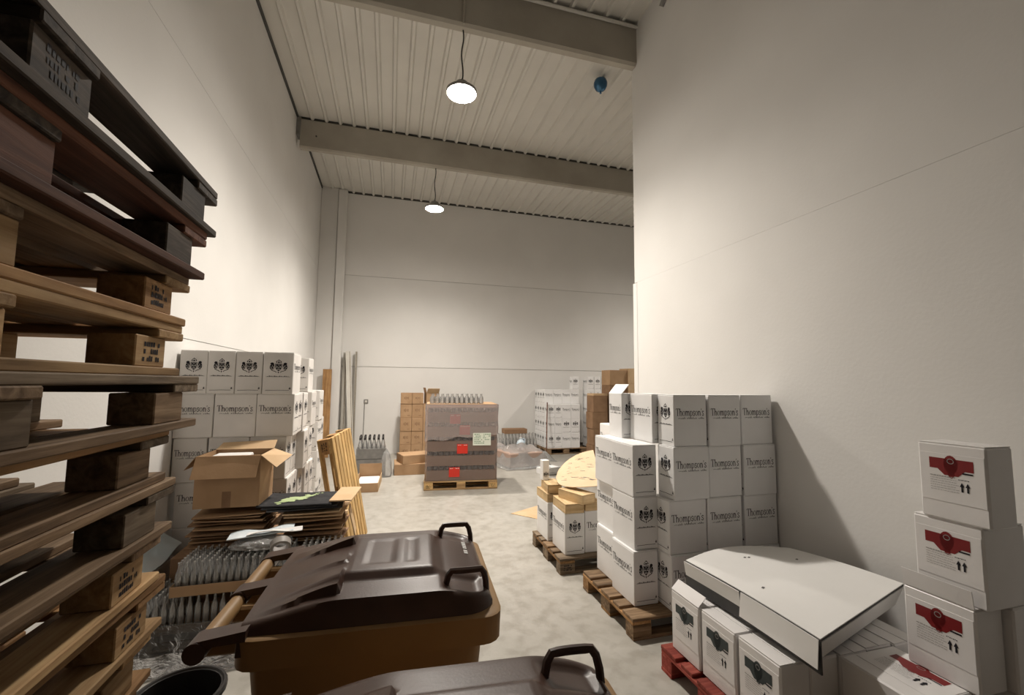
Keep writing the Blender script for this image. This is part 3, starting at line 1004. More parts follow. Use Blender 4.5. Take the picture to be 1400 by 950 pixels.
def wine_crate(label, loc, rotz, w=0.30, d=0.17, h=0.088):
    t = thing('wooden_crate', label, 'crate', loc, rotz, 'pale wooden wine crates')
    th = 0.010
    put('side', cached(('wcs', w), lambda: MB().cbox((0, 0, 0), (w, th, h - 0.012), 0.001).mesh('side', 'wood_pale')), t, (0, -d / 2 + th / 2, (h - 0.012) / 2))
    put('side', CACHE[('wcs', w)], t, (0, d / 2 - th / 2, (h - 0.012) / 2))
    em = cached(('wce', d), lambda: MB().cbox((0, 0, 0), (d - 2 * th, th, h - 0.012), 0.001).mesh('end', 'wood_pale'))
    put('end', em, t, (-w / 2 + th / 2 + 0.001, 0, (h - 0.012) / 2), (0, 0, PI / 2))
    put('end', em, t, (w / 2 - th / 2 - 0.001, 0, (h - 0.012) / 2), (0, 0, PI / 2))
    put('lid', cached(('wcl', w, d), lambda: MB().cbox((0, 0, 0), (w + 0.002, d + 0.002, 0.010), 0.0015).mesh('lid', 'wood_pale')), t, (0, 0, h - 0.006))
    put('bottom', cached(('wcb', w, d), lambda: MB().box(-w / 2 + th, w / 2 - th, -d / 2 + th, d / 2 - th, 0.001, 0.008).mesh('bottom', 'wood_pale')), t)
    return t


zc_ = P0 + BH
wine_crate('pale wooden crate at the aisle side, lowest of the two on the crest carton', (1.728, 4.060, zc_), PI / 2 - 0.02, w=0.34, d=0.19)
wine_crate('pale wooden crate lying skewed on top of the lower crate', (1.80, 4.02, zc_ + 0.0885), PI / 2 + 0.35, w=0.34, d=0.17)
wine_crate('pale wooden crate lying beside the aisle crate, next to the wall cartons', (1.935, 4.035, zc_), PI / 2, w=0.22, d=0.17)
wine_crate('far pale wooden crate, lower of the pair at the aisle', (1.675, 4.465, zc_), PI / 2, w=0.33, d=0.15)
wine_crate('far pale wooden crate, upper of the pair at the aisle', (1.70, 4.45, zc_ + 0.0885), PI / 2 - 0.12, w=0.30, d=0.15)
sb = thing('small_white_box', 'small white box with black logo standing upright on the far crates', 'box', (1.662, 4.555, zc_ + 0.1775), 0.1)
put('body', MB().cbox((0, 0, 0.105), (0.075, 0.075, 0.21), 0.003).mesh('body', 'carton_white'), sb)
put('logo', print_mesh('crest_only', lambda: [[(a * 0.06, b_ * 0.06) for a, b_ in q] for q in crest_polys()]), sb, (0.0, -0.0385, 0.06))


def quad_patch(c00, c10, c11, c01, bulge=(0, 0, 0)):
    c00, c10, c11, c01, bu = map(Vector, (c00, c10, c11, c01, bulge))

    def f(u, v):
        p = c00 * (1 - u) * (1 - v) + c10 * u * (1 - v) + c11 * u * v + c01 * (1 - u) * v
        return p + bu * (16 * u * (1 - u) * v * (1 - v))
    return f


# tan sheet resting over the crates, rounded towards the aisle
def sheet_fn(u, v):
    # leaf-shaped outline: u from the rounded aisle tip towards the wall, v from far to near edge
    tip, far, near = Vector((1.735, 4.40, 0.728)), Vector((2.28, 4.62, 0.97)), Vector((2.00, 3.86, 0.765))
    mid = (far + near) / 2
    w = math.sqrt(max(0.0, 1 - (1 - u) ** 2)) + 0.02
    return tip.lerp(mid, u) + (near - far) / 2 * w * (2 * v - 1) + Vector((0, 0, 0.018 + 0.02 * math.sin(PI * u)))


ts = thing('tan_sheet', 'large curved tan sheet with scribbled marks lying over the wooden crates', 'sheet', (0, 0, 0))
put('sheet', MB().grid(sheet_fn, 24, 12, 0.006).mesh('sheet', 'pale_sheet_tan', True), ts)
mk = MB()
rnd = random.Random(3)
for k in range(30):
    u, v = rnd.uniform(.15, .9), rnd.uniform(.15, .85)
    p = Vector(sheet_fn(u, v))
    du = (Vector(sheet_fn(u + .01, v)) - p).normalized()
    dv = (Vector(sheet_fn(u, v + .01)) - p).normalized()
    nn = du.cross(dv).normalized()
    nn = nn if nn.z > 0 else -nn
    a = rnd.uniform(-.3, .9)
    d1 = du * math.cos(a) + dv * math.sin(a)
    d2 = nn.cross(d1)
    L = rnd.uniform(.03, .07)
    q = p + nn * 0.0015
    mk.add([q - d1 * L / 2 - d2 * .0025, q + d1 * L / 2 - d2 * .0025, q + d1 * L / 2 + d2 * .0025, q - d1 * L / 2 + d2 * .0025], [(0, 1, 2, 3)])
put('scribbles', mk.mesh('scribbles', 'ink_grey'), ts)

# ------------------------------------------------------------------ red pallet, label cartons, white board
pallet('red painted pallet under the label cartons', (1.67 + 0.6, 1.665 + 0.4, 0), 0.0, mats=('wood_red_paint',), name='red_pallet', seed=50)


def label_polys_band():
    p = [rc(-.32, .66, .32, .80)]
    p += [ell(.0, .73, .105, .115, 16), ell(.0, .60, .05, .05, 8)]
    p += [[(-.20, .66), (.20, .66), (.10, .585), (-.10, .585)]]
    return p


def label_polys_text():
    p = [ring2(0, .77, .05, .035, .008, .008, 0, 360, 12), []]
    out = p[0]
    for r in range(7):
        z = .56 - r * .03
        rnd = random.Random(r)
        x = -.32
        while x < .06:
            w = rnd.uniform(.015, .05)
            out.append(rc(x, z, x + w, z + (.006 if r else .012)))
            x += w + .009
    return out


def label_polys_black():
    p = [rc(.16, .625, .31, .645)]
    for cx in (.145, .225):
        p += [rc(cx - .014, .40, cx + .014, .47), [(cx - .032, .465), (cx + .032, .465), (cx, .52)]]
    for k in range(7):
        p.append(rc(.10 + k * .022, .545 + (k % 2) * .004, .115 + k * .022, .556))
    return p


def label_carton(label, loc, w, d, h, rotz, band, group, open_flap=None, name='label_carton', other=False):
    """glossy white carton with a banded label on local -Y; origin at base centre"""
    t = thing(name, label, 'carton', loc, rotz, group)
    put('body', cached(('lb', round(w, 3), round(d, 3), round(h, 3)), lambda: MB().cbox((0, 0, (h - .004) / 2), (w, d, h - .004), 0.007).mesh('body', 'carton_gloss')), t)
    for s in (-1, 1):
        put('flap', cached(('lf', round(w, 3), round(d, 3)), lambda: MB().cbox((0, 0, 0), (w - .006, d / 2 - .006, .004), 0.001).mesh('flap', 'carton_gloss')), t, (0, s * d / 4, h - .002))
    pl = put('label_sheet', cached(('ls', round(w, 3), round(h, 3)), lambda: MB().cbox((0, 0, 0), (w * .93, .0016, h * .62), 0.0004).mesh('label_sheet', 'carton_gloss')), t, (0, -d / 2 - .001, h * .55))
    e = -d / 2 - .0026
    put('label_band', print_mesh('band_' + band, label_polys_band, band), t, (0, e, 0), (0, 0, 0), (w, 1, h))
    put('label_text', print_mesh('lt', label_polys_text, 'ink_pale'), t, (0, e - .0006, 0), (0, 0, 0), (w, 1, h))
    put('label_arrows', print_mesh('la', label_polys_black, 'ink'), t, (0, e - .0006, 0), (0, 0, 0), (w, 1, h))
    if open_flap:
        ln, ang = open_flap
        c, s_ = math.cos(ang) * ln, math.sin(ang) * ln
        b = MB().hexa([(-w / 2 + .003, -d / 2, h), (w / 2 - .003, -d / 2, h), (w / 2 - .003, -d / 2 + .004, h), (-w / 2 + .003, -d / 2 + .004, h),
                       (-w / 2 + .003, -d / 2 + c, h + s_), (w / 2 - .003, -d / 2 + c, h + s_), (w / 2 - .003, -d / 2 + c + .004, h + s_), (-w / 2 + .003, -d / 2 + c + .004, h + s_)])
        put('raised_flap', b.mesh('raised_flap', 'carton_gloss'), t)
    return t


GT = 'white cartons with dark labels on the red pallet'
# label faces the aisle (-X): local -Y -> world -X is a rotation of -PI/2
for k, (y1, lb, of) in enumerate(((2.43, 'dark-labelled white carton with raised flap at the far end of red pallet', (0.07, 0.75)),
                                  (2.168, 'dark-labelled white carton in the middle of the red pallet row', None),
                                  (1.905, 'dark-labelled white carton at the near end of red pallet row', None))):
    label_carton(lb, (1.725 + 0.085 + 0.005 * k, y1 - 0.125, P0), 0.25, 0.17, 0.345, -PI / 2, 'label_teal', GT, of)
for k in range(4):
    label_carton('white carton end in shade under the white board, %s from the dark-labelled row' % ORD[k], (1.735 + 0.17 * (k + 1) + 0.088 + 0.004 * k, 1.905 - 0.125 - 0.01 * (k % 2), P0), 0.25, 0.17, 0.345, -PI / 2, 'label_teal', GT)
for k in range(3):
    label_carton('white carton buried beneath the white board, %s along its far side' % ORD[k], (2.05 + 0.28 * k, 2.25, P0), 0.25, 0.17, 0.345, -PI / 2, 'label_teal', GT)

# big white board folded down along the aisle
wbd = thing('white_board', 'large white folded board with dark underside lying over the label cartons', 'board', (0, 0, 0))


def top_fn(u, v):
    # u: aisle fold -> wall, v: far -> near
    p = quad_patch((1.832, 2.425, 0.648), (2.74, 2.50, 0.615), (2.80, 1.83, 0.655), (1.848, 1.548, 0.648))(u, v)
    arch = math.sin(PI * min(1, u)) * (0.10 * (1 - v) ** 2)
    return p + Vector((0, arch * 0.9, 0.012 * math.sin(PI * u) * (1 - v) + 0.010 * math.sin(PI * v)))


put('top_sheet', MB().grid(top_fn, 16, 14, 0.004).mesh('top_sheet', 'board_white', True), wbd)
put('underside', MB().grid(lambda u, v: Vector(top_fn(u, v)) - Vector((0, 0, 0.0045)), 16, 14, 0.010).mesh('underside', 'board_dark_edge', True), wbd)


def flap_fn(v0, v1, dx):
    def f(u, v):
        vv = v0 + (v1 - v0) * v
        p = Vector(top_fn(0, vv))
        return p + Vector((-0.012 - dx * u, 0.02 * (u if v0 == 0 else -u) * 0, 0)) + Vector((0, 0, -0.120 * u - 0.004)) if True else p
    return f


put('fold_flap', MB().grid(flap_fn(0.0, 0.50, -0.02), 4, 8, 0.004).mesh('fold_flap', 'board_white', True), wbd)
put('fold_flap', MB().grid(flap_fn(0.51, 1.0, 0.012), 4, 8, 0.004).mesh('fold_flap', 'board_white', True), wbd)
put('dark_lining', MB().grid(lambda u, v: Vector(top_fn(0, v)) + Vector((-0.002, 0, -0.006 - 0.146 * u)), 4, 14, 0.008).mesh('dark_lining', 'board_dark_edge', True), wbd)
put('end_flap', MB().grid(lambda u, v: Vector(top_fn(v, 1.0)) + Vector((0, 0.05 * u + 0.004, -0.018 - 0.12 * u)), 4, 10, 0.004).mesh('end_flap', 'board_white', True), wbd)
for (a, b_) in ((0.42, 0.20), (0.45, 0.21), (0.15, 0.55), (0.75, 0.35)):
    p = Vector(top_fn(a, b_))
    put('mark', cached('bmark', lambda: MB().box(-.010, .010, -.006, .006, 0, .0012).mesh('mark', 'ink_grey')), wbd, p + Vector((0, 0, .001)), (0, 0, 0.5))

# pallet and red-label cartons nearest the camera on the right
pallet('pallet under the red-label cartons at the right edge', (2.24, 1.115, 0), 0.0, W=0.8, L=1.2, mats=('wood_worn',), seed=51)
GL = 'white cartons with red labels'
RH = 0.345
XA = 2.35
for zz, lb in ((P0, 'red-label carton lying on its back at the very bottom of the tower'), (P0 + 0.1725, 'red-label carton lying label up beside the white board, under the tower')):
    lc = label_carton(lb, (2.075, 1.477, zz + 0.0862), 0.33, 0.17, 0.34, -PI / 2, 'label_red', GL)
    lc.rotation_euler = Matrix(((0, 0, 1), (-1, 0, 0), (0, -1, 0))).to_euler()
label_carton('red-label carton with raised front flap, lowest in view of the tower', (XA + 0.085, 1.408, P0 + RH + 0.0005), 0.262, 0.165, 0.3445, -PI / 2, 'label_red', GL, (0.075, 1.72))
label_carton('red-label carton in the middle of the three-carton tower', (XA + 0.160, 1.372, P0 + 2 * RH), 0.25, 0.26, RH - 0.01, -PI / 2, 'label_red', GL)
label_carton('red-label carton at the top of the three-carton tower', (XA + 0.105, 1.335, P0 + 3 * RH - 0.01), 0.242, 0.165, 0.335, -PI / 2, 'label_red', GL)
label_carton('plain white carton beside the flapped red-label carton at right edge', (XA + 0.17 + 0.105, 1.385, P0 + RH), 0.28, 0.20, 0.345, -PI / 2, 'label_red', GL)
label_carton('plain white carton in the bottom layer at the right edge', (XA + 0.17 + 0.11, 1.40, P0), 0.28, 0.18, RH, -PI / 2, 'label_red', GL)

# ------------------------------------------------------------------ white carton stack by the left wall
LH = 0.372
GLF = 'white cartons stacked by the left wall'
pallet('pallet hidden under the white carton stack by the left wall', (-1.26, 4.86, 0), PI / 2, W=0.88, mats=('wood_worn',), seed=60)
LF = 4.30
for q, (x0, d) in enumerate(((-1.722, 0.208), (-1.512, 0.208), (-1.302, 0.210), (-1.085, 0.245))):
    c_y('white crest carton in the top row of the left stack, %s from the wall' % ORD[q], x0, LF - 0.005 * (q % 2), P0 + 4 * LH, 0.325, d, LH, group=GLF, faces='LRF', mat='carton_white_warm')
for q, (x0, w) in enumerate(((-1.742, 0.290), (-1.445, 0.322), (-1.120, 0.300))):
    c_x('white carton showing its name below the crest row, %s from the left wall' % ORD[q], x0, LF, P0 + 3 * LH, w, 0.205, LH, group=GLF, faces='FR', mat='carton_white_warm')
for q, (x0, w) in enumerate(((-1.735, 0.25), (-1.475, 0.310), (-1.160, 0.290))):
    c_x('white carton behind the open brown box, %s from the left wall in the third layer' % ORD[q], x0, LF + 0.01, P0 + 2 * LH, w, 0.205, LH, group=GLF, faces='FR', mat='carton_white_warm')
for q, (x0, w) in enumerate(((-1.70, 0.32), (-1.375, 0.30), (-1.07, 0.22))):
    c_x('white carton low behind the cardboard pile, %s from the left wall' % ORD[q], x0, LF + 0.015, P0 + LH, w, 0.205, LH, group=GLF, faces='FR', mat='carton_white_warm')
for q, (x0, w) in enumerate(((-1.70, 0.32), (-1.375, 0.30), (-1.07, 0.22))):
    c_x('white carton in the bottom layer hidden behind the cardboard pile, %s from the wall' % ORD[q], x0, LF + 0.015, P0, w, 0.205, LH, group=GLF, faces='R', mat='carton_white_warm')
# rows behind: their ends show along the aisle
for j, (y0, xr, nlev) in enumerate(((4.525, -0.83, 4), (4.745, -0.80, 4), (4.965, -0.815, 3), (5.185, -0.79, 3))):
    for lv in range(nlev):
        xx = xr - 0.02 * ((lv + j) % 3)
        c_x('white carton end facing the aisle in the left stack, row %s, layer %s' % (ORD[j + 1], ORD[lv]), xx - 0.32, y0, P0 + lv * LH, 0.32, 0.21, LH, group=GLF, faces='R', mat='carton_white_warm')
c_y('white carton standing alone at the far end of the top row of left stack', -1.02, 5.21, P0 + 3 * LH, 0.30, 0.20, LH, group=GLF, faces='LRF', mat='carton_white_warm')
c_y('topmost white carton at the far end of the left stack, apart from the crest row', -1.055, 5.21, P0 + 4 * LH, 0.30, 0.19, LH, group=GLF, faces='LRF', mat='carton_white_warm')
pallet('pallet hidden under the farther white cartons by the left wall', (-1.25, 6.4, 0), PI / 2, mats=('wood_worn',), seed=61)
for lv in range(4):
    c_y('white carton in the slim farther column by the left wall, %s layer' % LEV[lv], -1.055 + 0.01 * (lv % 2), 5.95, P0 + lv * LH, 0.32, 0.20, LH, group=GLF, faces='LRF', mat='carton_white_warm')
for lv in range(3):
    c_x('white carton behind the leaning pallet, %s of its column' % ['bottom', 'middle', 'top'][lv], -1.20, 6.40, P0 + lv * LH, 0.32, 0.22, LH, group=GLF, faces='FR', mat='carton_white_warm')

# ------------------------------------------------------------------ glass bottles in trays, cardboard pile and odds and ends on the left
def bottle_mesh(key, r, h, mat, n=10, neck=0.36):
    return cached(('btl', key), lambda: MB().lathe([(0.0, 0.002), (r * .8, 0.0), (r, 0.006), (r, h * 0.55), (r * .9, h * .63), (r * neck * 1.15, h * .80), (r * neck, h * .86), (r * neck, h * .955), (r * neck * 1.2, h * .96), (r * neck * 1.2, h), (r * neck * .7, h)], n).mesh('bottle', mat, True))


pallet('low pallet under the trays of clear bottles', (-0.955, 3.82, 0), 0.0, L=1.2, W=0.80, H=0.13, mats=('wood_worn',), seed=62)


def tray(label, x0, x1, y0, y1, z, hw=0.055, mat='carton_brown'):
    t = thing('cardboard_tray', label, 'tray', ((x0 + x1) / 2, (y0 + y1) / 2, z))
    w, d = x1 - x0, y1 - y0
    put('bottom', MB().box(-w / 2, w / 2, -d / 2, d / 2, 0, 0.005).mesh('bottom', mat), t)
    for s in (-1, 1):
        put('wall', MB().box(-w / 2, w / 2, s * d / 2 - 0.002, s * d / 2 + 0.002, 0.0, hw).mesh('wall', mat), t)
        put('wall', MB().box(s * w / 2 - 0.002, s * w / 2 + 0.002, -d / 2, d / 2, 0.0, hw).mesh('wall', mat), t)
    return t


def bottles(label, group, x0, x1, y0, y1, z, nx, ny, r, h, keep=None, mat='milky_glass', key='small'):
    me = bottle_mesh(key, r, h, mat)
    for i in range(nx):
        for j in range(ny):
            if keep and not keep(i, j):
                continue
            px = x0 + (x1 - x0) * (i + .5) / nx
            py = y0 + (y1 - y0) * (j + .5) / ny
            o = put('glass_bottle', me, None, (px, py, z), (0, 0, random.uniform(0, 6)))
            tag(o, label, 'bottle', group)


tray('lower brown cardboard tray of bottles on the low pallet', -1.60, -0.42, 3.42, 3.78, 0.13, 0.03, 'carton_brown_dark')
bottles('clear bottle in the lower tray under the cardboard tray by the bin', 'bottles in the lower tray', -1.585, -0.435, 3.43, 3.77, 0.1355, 24, 8, 0.0205, 0.20,
        keep=lambda i, j: i < 6 or j == 0)
tray('brown cardboard tray full of clear bottles beside the wheelie bin', -1.335, -0.62, 3.42, 3.79, 0.337, 0.065)
bottles('clear bottle in the cardboard tray beside the wheelie bin', 'bottles in the upper tray', -1.325, -0.63, 3.435, 3.78, 0.3425, 16, 8, 0.0195, 0.21)
tray('second cardboard tray of clear bottles behind the wheelie bin lid', -0.61, -0.30, 3.45, 3.79, 0.337, 0.04)
bottles('clear bottle in the tray just behind the wheelie bin lid', 'bottles in the second tray', -0.60, -0.31, 3.46, 3.78, 0.3425, 7, 6, 0.0195, 0.23)

# flattened cardboard pile
GP = 'flattened cardboard sheets'


def flat_sheet(label, c, size, rot, mat, th=0.012, wob=0.01, seed=0):
    rnd = random.Random(seed)
    a, b = rnd.uniform(0, 6), rnd.uniform(0, 6)

    def f(u, v):
        x, y = (u - .5) * size[0], (v - .5) * size[1]
        return (x, y, wob * (math.sin(u * 3 + a) * .6 + math.sin(v * 4 + b) * .4))
    o = put('flat_cardboard', MB().grid(f, 6, 5, th).mesh('flat_cardboard', mat), None, c, rot)
    return tag(o, label, 'cardboard', GP)


rnd = random.Random(11)
# two stout flat packs carry the pile up to the height of the trays
for k in range(2):
    o = put('flat_pack', MB().cbox((0, 0, 0.08), (1.16, 0.40, 0.155), 0.006).mesh('flat_pack', 'carton_brown_dark'), None, (-0.93, 4.04, 0.1305 + 0.156 * k), (0, 0, 0.01 * k))
    tag(o, 'bundle of folded brown cartons under the cardboard pile, %s' % ['lower', 'upper'][k], 'cardboard')
for k in range(12):
    z = 0.475 + 0.0245 * k
    m = ['carton_brown_dark', 'carton_brown', 'carton_brown_dark', 'carton_brown'][k % 4]
    flat_sheet('flattened brown sheet under the open box, %s from the bottom of the pile' % ORD[k], (-1.14 + rnd.uniform(-.03, .03), 4.02 + rnd.uniform(-.03, .03), z),
               (0.50 + rnd.uniform(-.05, .03), 0.42 + rnd.uniform(-.03, .03)), (rnd.uniform(-.015, .015), rnd.uniform(-.015, .015), rnd.uniform(-.1, .1)), m, 0.009, 0.004, k)
for k in range(9):
    z = 0.475 + 0.031 * k
    m = ['carton_brown_dark', 'carton_tan', 'carton_brown_dark', 'carton_brown_dark', 'carton_tan', 'carton_brown_dark', 'carton_brown', 'carton_tan', 'carton_tan'][k]
    flat_sheet('flattened sheet in the right half of the cardboard pile, %s from its bottom' % ORD[k], (-0.555 + rnd.uniform(-.02, .03), 4.00 + rnd.uniform(-.03, .03), z),
               (0.47 + rnd.uniform(-.07, .02), 0.42 + rnd.uniform(-.05, .04)), (rnd.uniform(-.02, .02), rnd.uniform(-.02, .02), rnd.uniform(-.15, .15)), m, 0.010, 0.006, 40 + k)
flat_sheet('tan cardboard strip with a slot lying over the right end of the pile', (-0.325, 3.97, 0.812), (0.17, 0.42), (0.02, 0.03, -0.12), 'carton_tan', 0.01, 0.004, 77)
flat_sheet('tan cardboard panel propped upright behind the bin, under the pile end', (-0.262, 3.96, 0.60), (0.22, 0.16), (0.1, 1.35, 0.1), 'carton_tan', 0.008, 0.004, 78)
# black bags with green print
for k in range(3):
    bg = thing('black_bag', ['lowest folded black bag on the cardboard pile', 'middle folded black bag on the cardboard pile', 'topmost folded black bag with pale green print on the cardboard pile'][k], 'bag', (-0.672 + 0.030 * (2 - k), 3.97, 0.758 + 0.0165 * k), 0.04 - 0.05 * k)
    put('panel', MB().grid(lambda u, v: ((u - .5) * 0.54, (v - .5) * 0.40, 0.003 * math.sin(PI * u) * math.sin(PI * v) + (0.004 * (0.12 - u) / 0.12 if u < .12 else 0) + 0.0015 * math.sin(u * 17 + k)), 18, 10, 0.011).mesh('panel', 'black_fabric', True), bg)
    put('hem', MB().tube([((u - .5) * 0.54, -0.2, -0.004) for u in (0, .1, .3, .6, 1)], 0.006, 6).mesh('hem', 'black_fabric', True), bg)
    if k == 2:
        def onbag(x, y):
            u, v = x / 0.54 + .5, y / 0.40 + .5
            return (x, y, 0.003 + 0.003 * math.sin(PI * u) * math.sin(PI * v) + (0.004 * (0.12 - u) / 0.12 if u < .12 else 0) + 0.0015 * math.sin(u * 17 + k))
        b = MB()
        r_ = random.Random(5)
        for q in range(46):
            t_ = q / 45
            cx, cy = -0.13 + 0.24 * t_ + r_.uniform(-.03, .03), -0.12 + 0.22 * t_ + r_.uniform(-.045, .045)
            wdt = 0.016 + 0.03 * math.sin(PI * min(1, t_ + .1))
            a = r_.uniform(0.3, 1.2)
            pts = [onbag(cx + wdt * (.5 + r_.random() * .5) * math.cos(a + PI / 3 * i), cy + wdt * (.4 + r_.random() * .5) * math.sin(a + PI / 3 * i)) for i in range(6)]
            b.add([(p[0], p[1], p[2] + 0.0004 * (q % 5)) for p in pts], [tuple(range(6))])
        put('green_print', b.mesh('green_print', 'print_green'), bg, kind='stuff')
# crumpled clear bag, folded pale sheet, tape roll on the bottles
def crumple(name, label, cat, c, s, mat, seed, amp=0.25, rotz=0.0, flatb=True, n=26):
    rnd = random.Random(seed)
    ph = [(rnd.uniform(1, 6), rnd.uniform(1, 6), rnd.uniform(1, 6), rnd.uniform(0, 6)) for _ in range(7)]
    b = MB()
    vs, fs = [], []
    m = n // 2
    for i in range(m + 1):
        th = PI * i / m
        for j in range(n):
            p = 2 * PI * j / n
            d = Vector((math.sin(th) * math.cos(p), math.sin(th) * math.sin(p), math.cos(th)))
            k = 1 + amp * sum(abs(math.sin(a * d.x * 2 + b_ * d.y * 2 + c_ * d.z * 2 + e)) for a, b_, c_, e in ph) / 7 - amp * .6
            z = d.z * s[2] * k
            if flatb:
                z = max(z, -0.25 * s[2])
            vs.append((d.x * s[0] * k, d.y * s[1] * k, z + (0.25 * s[2] if flatb else 0)))
    for i in range(m):
        for j in range(n):
            fs.append((i * n + j, (i + 1) * n + j, (i + 1) * n + (j + 1) % n, i * n + (j + 1) % n))
    return tag(put(name, b.add(vs, fs).mesh(name, mat, True), None, c, (0, 0, rotz)), label, cat)


crumple('plastic_bag', 'crumpled clear plastic bag lying on the bottle tops', 'bag', (-0.86, 3.62, 0.553), (0.20, 0.10, 0.055), 'loose_film', 4, 0.5)
ps = thing('pale_sheet', 'folded pale blue plastic sheet on the crumpled clear bag', 'sheet', (-0.87, 3.66, 0.632), 0.12)
put('sheet', MB().grid(lambda u, v: ((u - .5) * 0.42, (v - .5) * 0.15, 0.010 * math.sin(u * 9) * v + 0.020 * u), 14, 6, 0.006).mesh('sheet', 'paper_pale_blue', True), ps)
put('fold', MB().grid(lambda u, v: ((u - .25) * 0.36, (v - .5) * 0.06 - 0.05, 0.018 + 0.014 * math.sin(u * 5) * (1 - v) + 0.01 * u), 10, 4, 0.005).mesh('fold', 'board_white', True), ps)
tr = thing('tape_roll', 'grey roll of packing tape propped on the bottles', 'tape roll', (-0.70, 3.45, 0.602))
tr.rotation_euler = (-1.05, 0, 0.25)
put('tape', MB().add(*(lambda n, r0, r1, h: ([(r * math.cos(2 * PI * i / n), r * math.sin(2 * PI * i / n), z) for (r, z) in ((r1, -h), (r1, h), (r0, h), (r0, -h)) for i in range(n)],
     [(k * n + i, k * n + (i + 1) % n, ((k + 1) % 4) * n + (i + 1) % n, ((k + 1) % 4) * n + i) for k in range(4) for i in range(n)]))(28, 0.052, 0.066, 0.024)).mesh('tape', 'tape_core', True), tr)
put('core', MB().add(*(lambda n, r0, r1, h: ([(r * math.cos(2 * PI * i / n), r * math.sin(2 * PI * i / n), z) for (r, z) in ((r1, -h), (r1, h), (r0, h), (r0, -h)) for i in range(n)],
     [(k * n + i, k * n + (i + 1) % n, ((k + 1) % 4) * n + (i + 1) % n, ((k + 1) % 4) * n + i) for k in range(4) for i in range(n)]))(28, 0.046, 0.0515, 0.025)).mesh('core', 'ink_pale', True), tr)

# open brown box
ob = thing('open_cardboard_box', 'open brown cardboard box with spread flaps on the flattened cardboard', 'box', (-1.155, 3.985, 0.792), -0.03)
W_, D_, H_, TH = 0.435, 0.36, 0.385, 0.006
put('bottom', MB().box(-W_ / 2, W_ / 2, -D_ / 2, D_ / 2, 0, TH).mesh('bottom', 'carton_brown'), ob)
for s in (-1, 1):
    put('wall', MB().box(-W_ / 2, W_ / 2, s * D_ / 2 - TH / 2, s * D_ / 2 + TH / 2, 0, H_).mesh('wall', 'carton_brown'), ob)
    put('wall', MB().box(s * W_ / 2 - TH / 2, s * W_ / 2 + TH / 2, -D_ / 2, D_ / 2, 0, H_).mesh('wall', 'carton_brown'), ob)
put('flap', MB().hexa([(-W_ / 2, -D_ / 2 - .005, H_), (W_ / 2, -D_ / 2 - .005, H_), (W_ / 2, -D_ / 2 + .001, H_ + .002), (-W_ / 2, -D_ / 2 + .001, H_ + .002),
                       (-W_ / 2 - .01, -D_ / 2 - .060, H_ - .155), (W_ / 2 - .01, -D_ / 2 - .055, H_ - .155), (W_ / 2 - .01, -D_ / 2 - .061, H_ - .157), (-W_ / 2 - .01, -D_ / 2 - .066, H_ - .157)]).mesh('flap', 'carton_brown'), ob)
put('flap', MB().hexa([(-W_ / 2, D_ / 2 - .003, H_), (W_ / 2, D_ / 2 - .003, H_), (W_ / 2, D_ / 2 + .003, H_), (-W_ / 2, D_ / 2 + .003, H_),
                       (-W_ / 2 + .02, D_ / 2 + .085, H_ + .045), (W_ / 2 - .0, D_ / 2 + .085, H_ + .06), (W_ / 2, D_ / 2 + .089, H_ + .055), (-W_ / 2 + .02, D_ / 2 + .089, H_ + .04)]).mesh('flap', 'carton_tan'), ob)
put('flap', MB().hexa([(W_ / 2 - .003, -D_ / 2, H_), (W_ / 2 + .003, -D_ / 2, H_), (W_ / 2 + .003, D_ / 2, H_), (W_ / 2 - .003, D_ / 2, H_),
                       (W_ / 2 + .105, -D_ / 2 + .02, H_ - .105), (W_ / 2 + .111, -D_ / 2 + .02, H_ - .10), (W_ / 2 + .16, D_ / 2 - .06, H_ - .05), (W_ / 2 + .154, D_ / 2 - .06, H_ - .055)]).mesh('flap', 'carton_tan'), ob)
put('flap', MB().hexa([(-W_ / 2 - .003, -D_ / 2, H_), (-W_ / 2 + .003, -D_ / 2, H_), (-W_ / 2 + .003, D_ / 2, H_), (-W_ / 2 - .003, D_ / 2, H_),
                       (-W_ / 2 - .075, -D_ / 2 - .01, H_ - .10), (-W_ / 2 - .069, -D_ / 2 - .01, H_ - .095), (-W_ / 2 - .069, D_ / 2 - .03, H_ - .09), (-W_ / 2 - .075, D_ / 2 - .03, H_ - .095)]).mesh('flap', 'carton_brown'), ob)
put('tape_strip', MB().box(-.03, .03, -D_ / 2 - .0045, -D_ / 2 - .0035, 0.0, 0.12).mesh('tape_strip', 'carton_brown_dark'), ob)
wi = thing('white_packet', 'white packet lying inside the open brown cardboard box', 'packet', (-1.20, 3.99, 0.80))
put('packet', MB().cbox((0, 0, 0.18), (0.26, 0.24, 0.355), 0.01).mesh('packet', 'board_white'), wi)

# leaning pallet with seven deck boards
lp = pallet('pale pallet with narrow slats leaning on its end beside the aisle', (0, 0, 0), 0, W=0.80, L=1.2, mats=('wood_yellow',), deck_mat='wood_yellow', block_mat='wood_honey', decks=7, name='leaning_pallet', seed=70, stamps=((1, 1),))
ax = Vector((-0.190, 0.0, 0.982)).normalized()
wy = Vector((-0.13, -0.99, 0))
wy = (wy - ax * wy.dot(ax)).normalized()
az = ax.cross(wy)
base = Vector((-0.24, 4.93, 0.0))
lp.matrix_world = Matrix.Translation(base + ax * 0.6 - az * 0.144 + Vector((0, 0, 0.035))) @ Matrix((ax, wy, az)).transposed().to_4x4()
lm = lp.matrix_world
lp.location, lp.rotation_euler = lm.to_translation(), lm.to_euler()

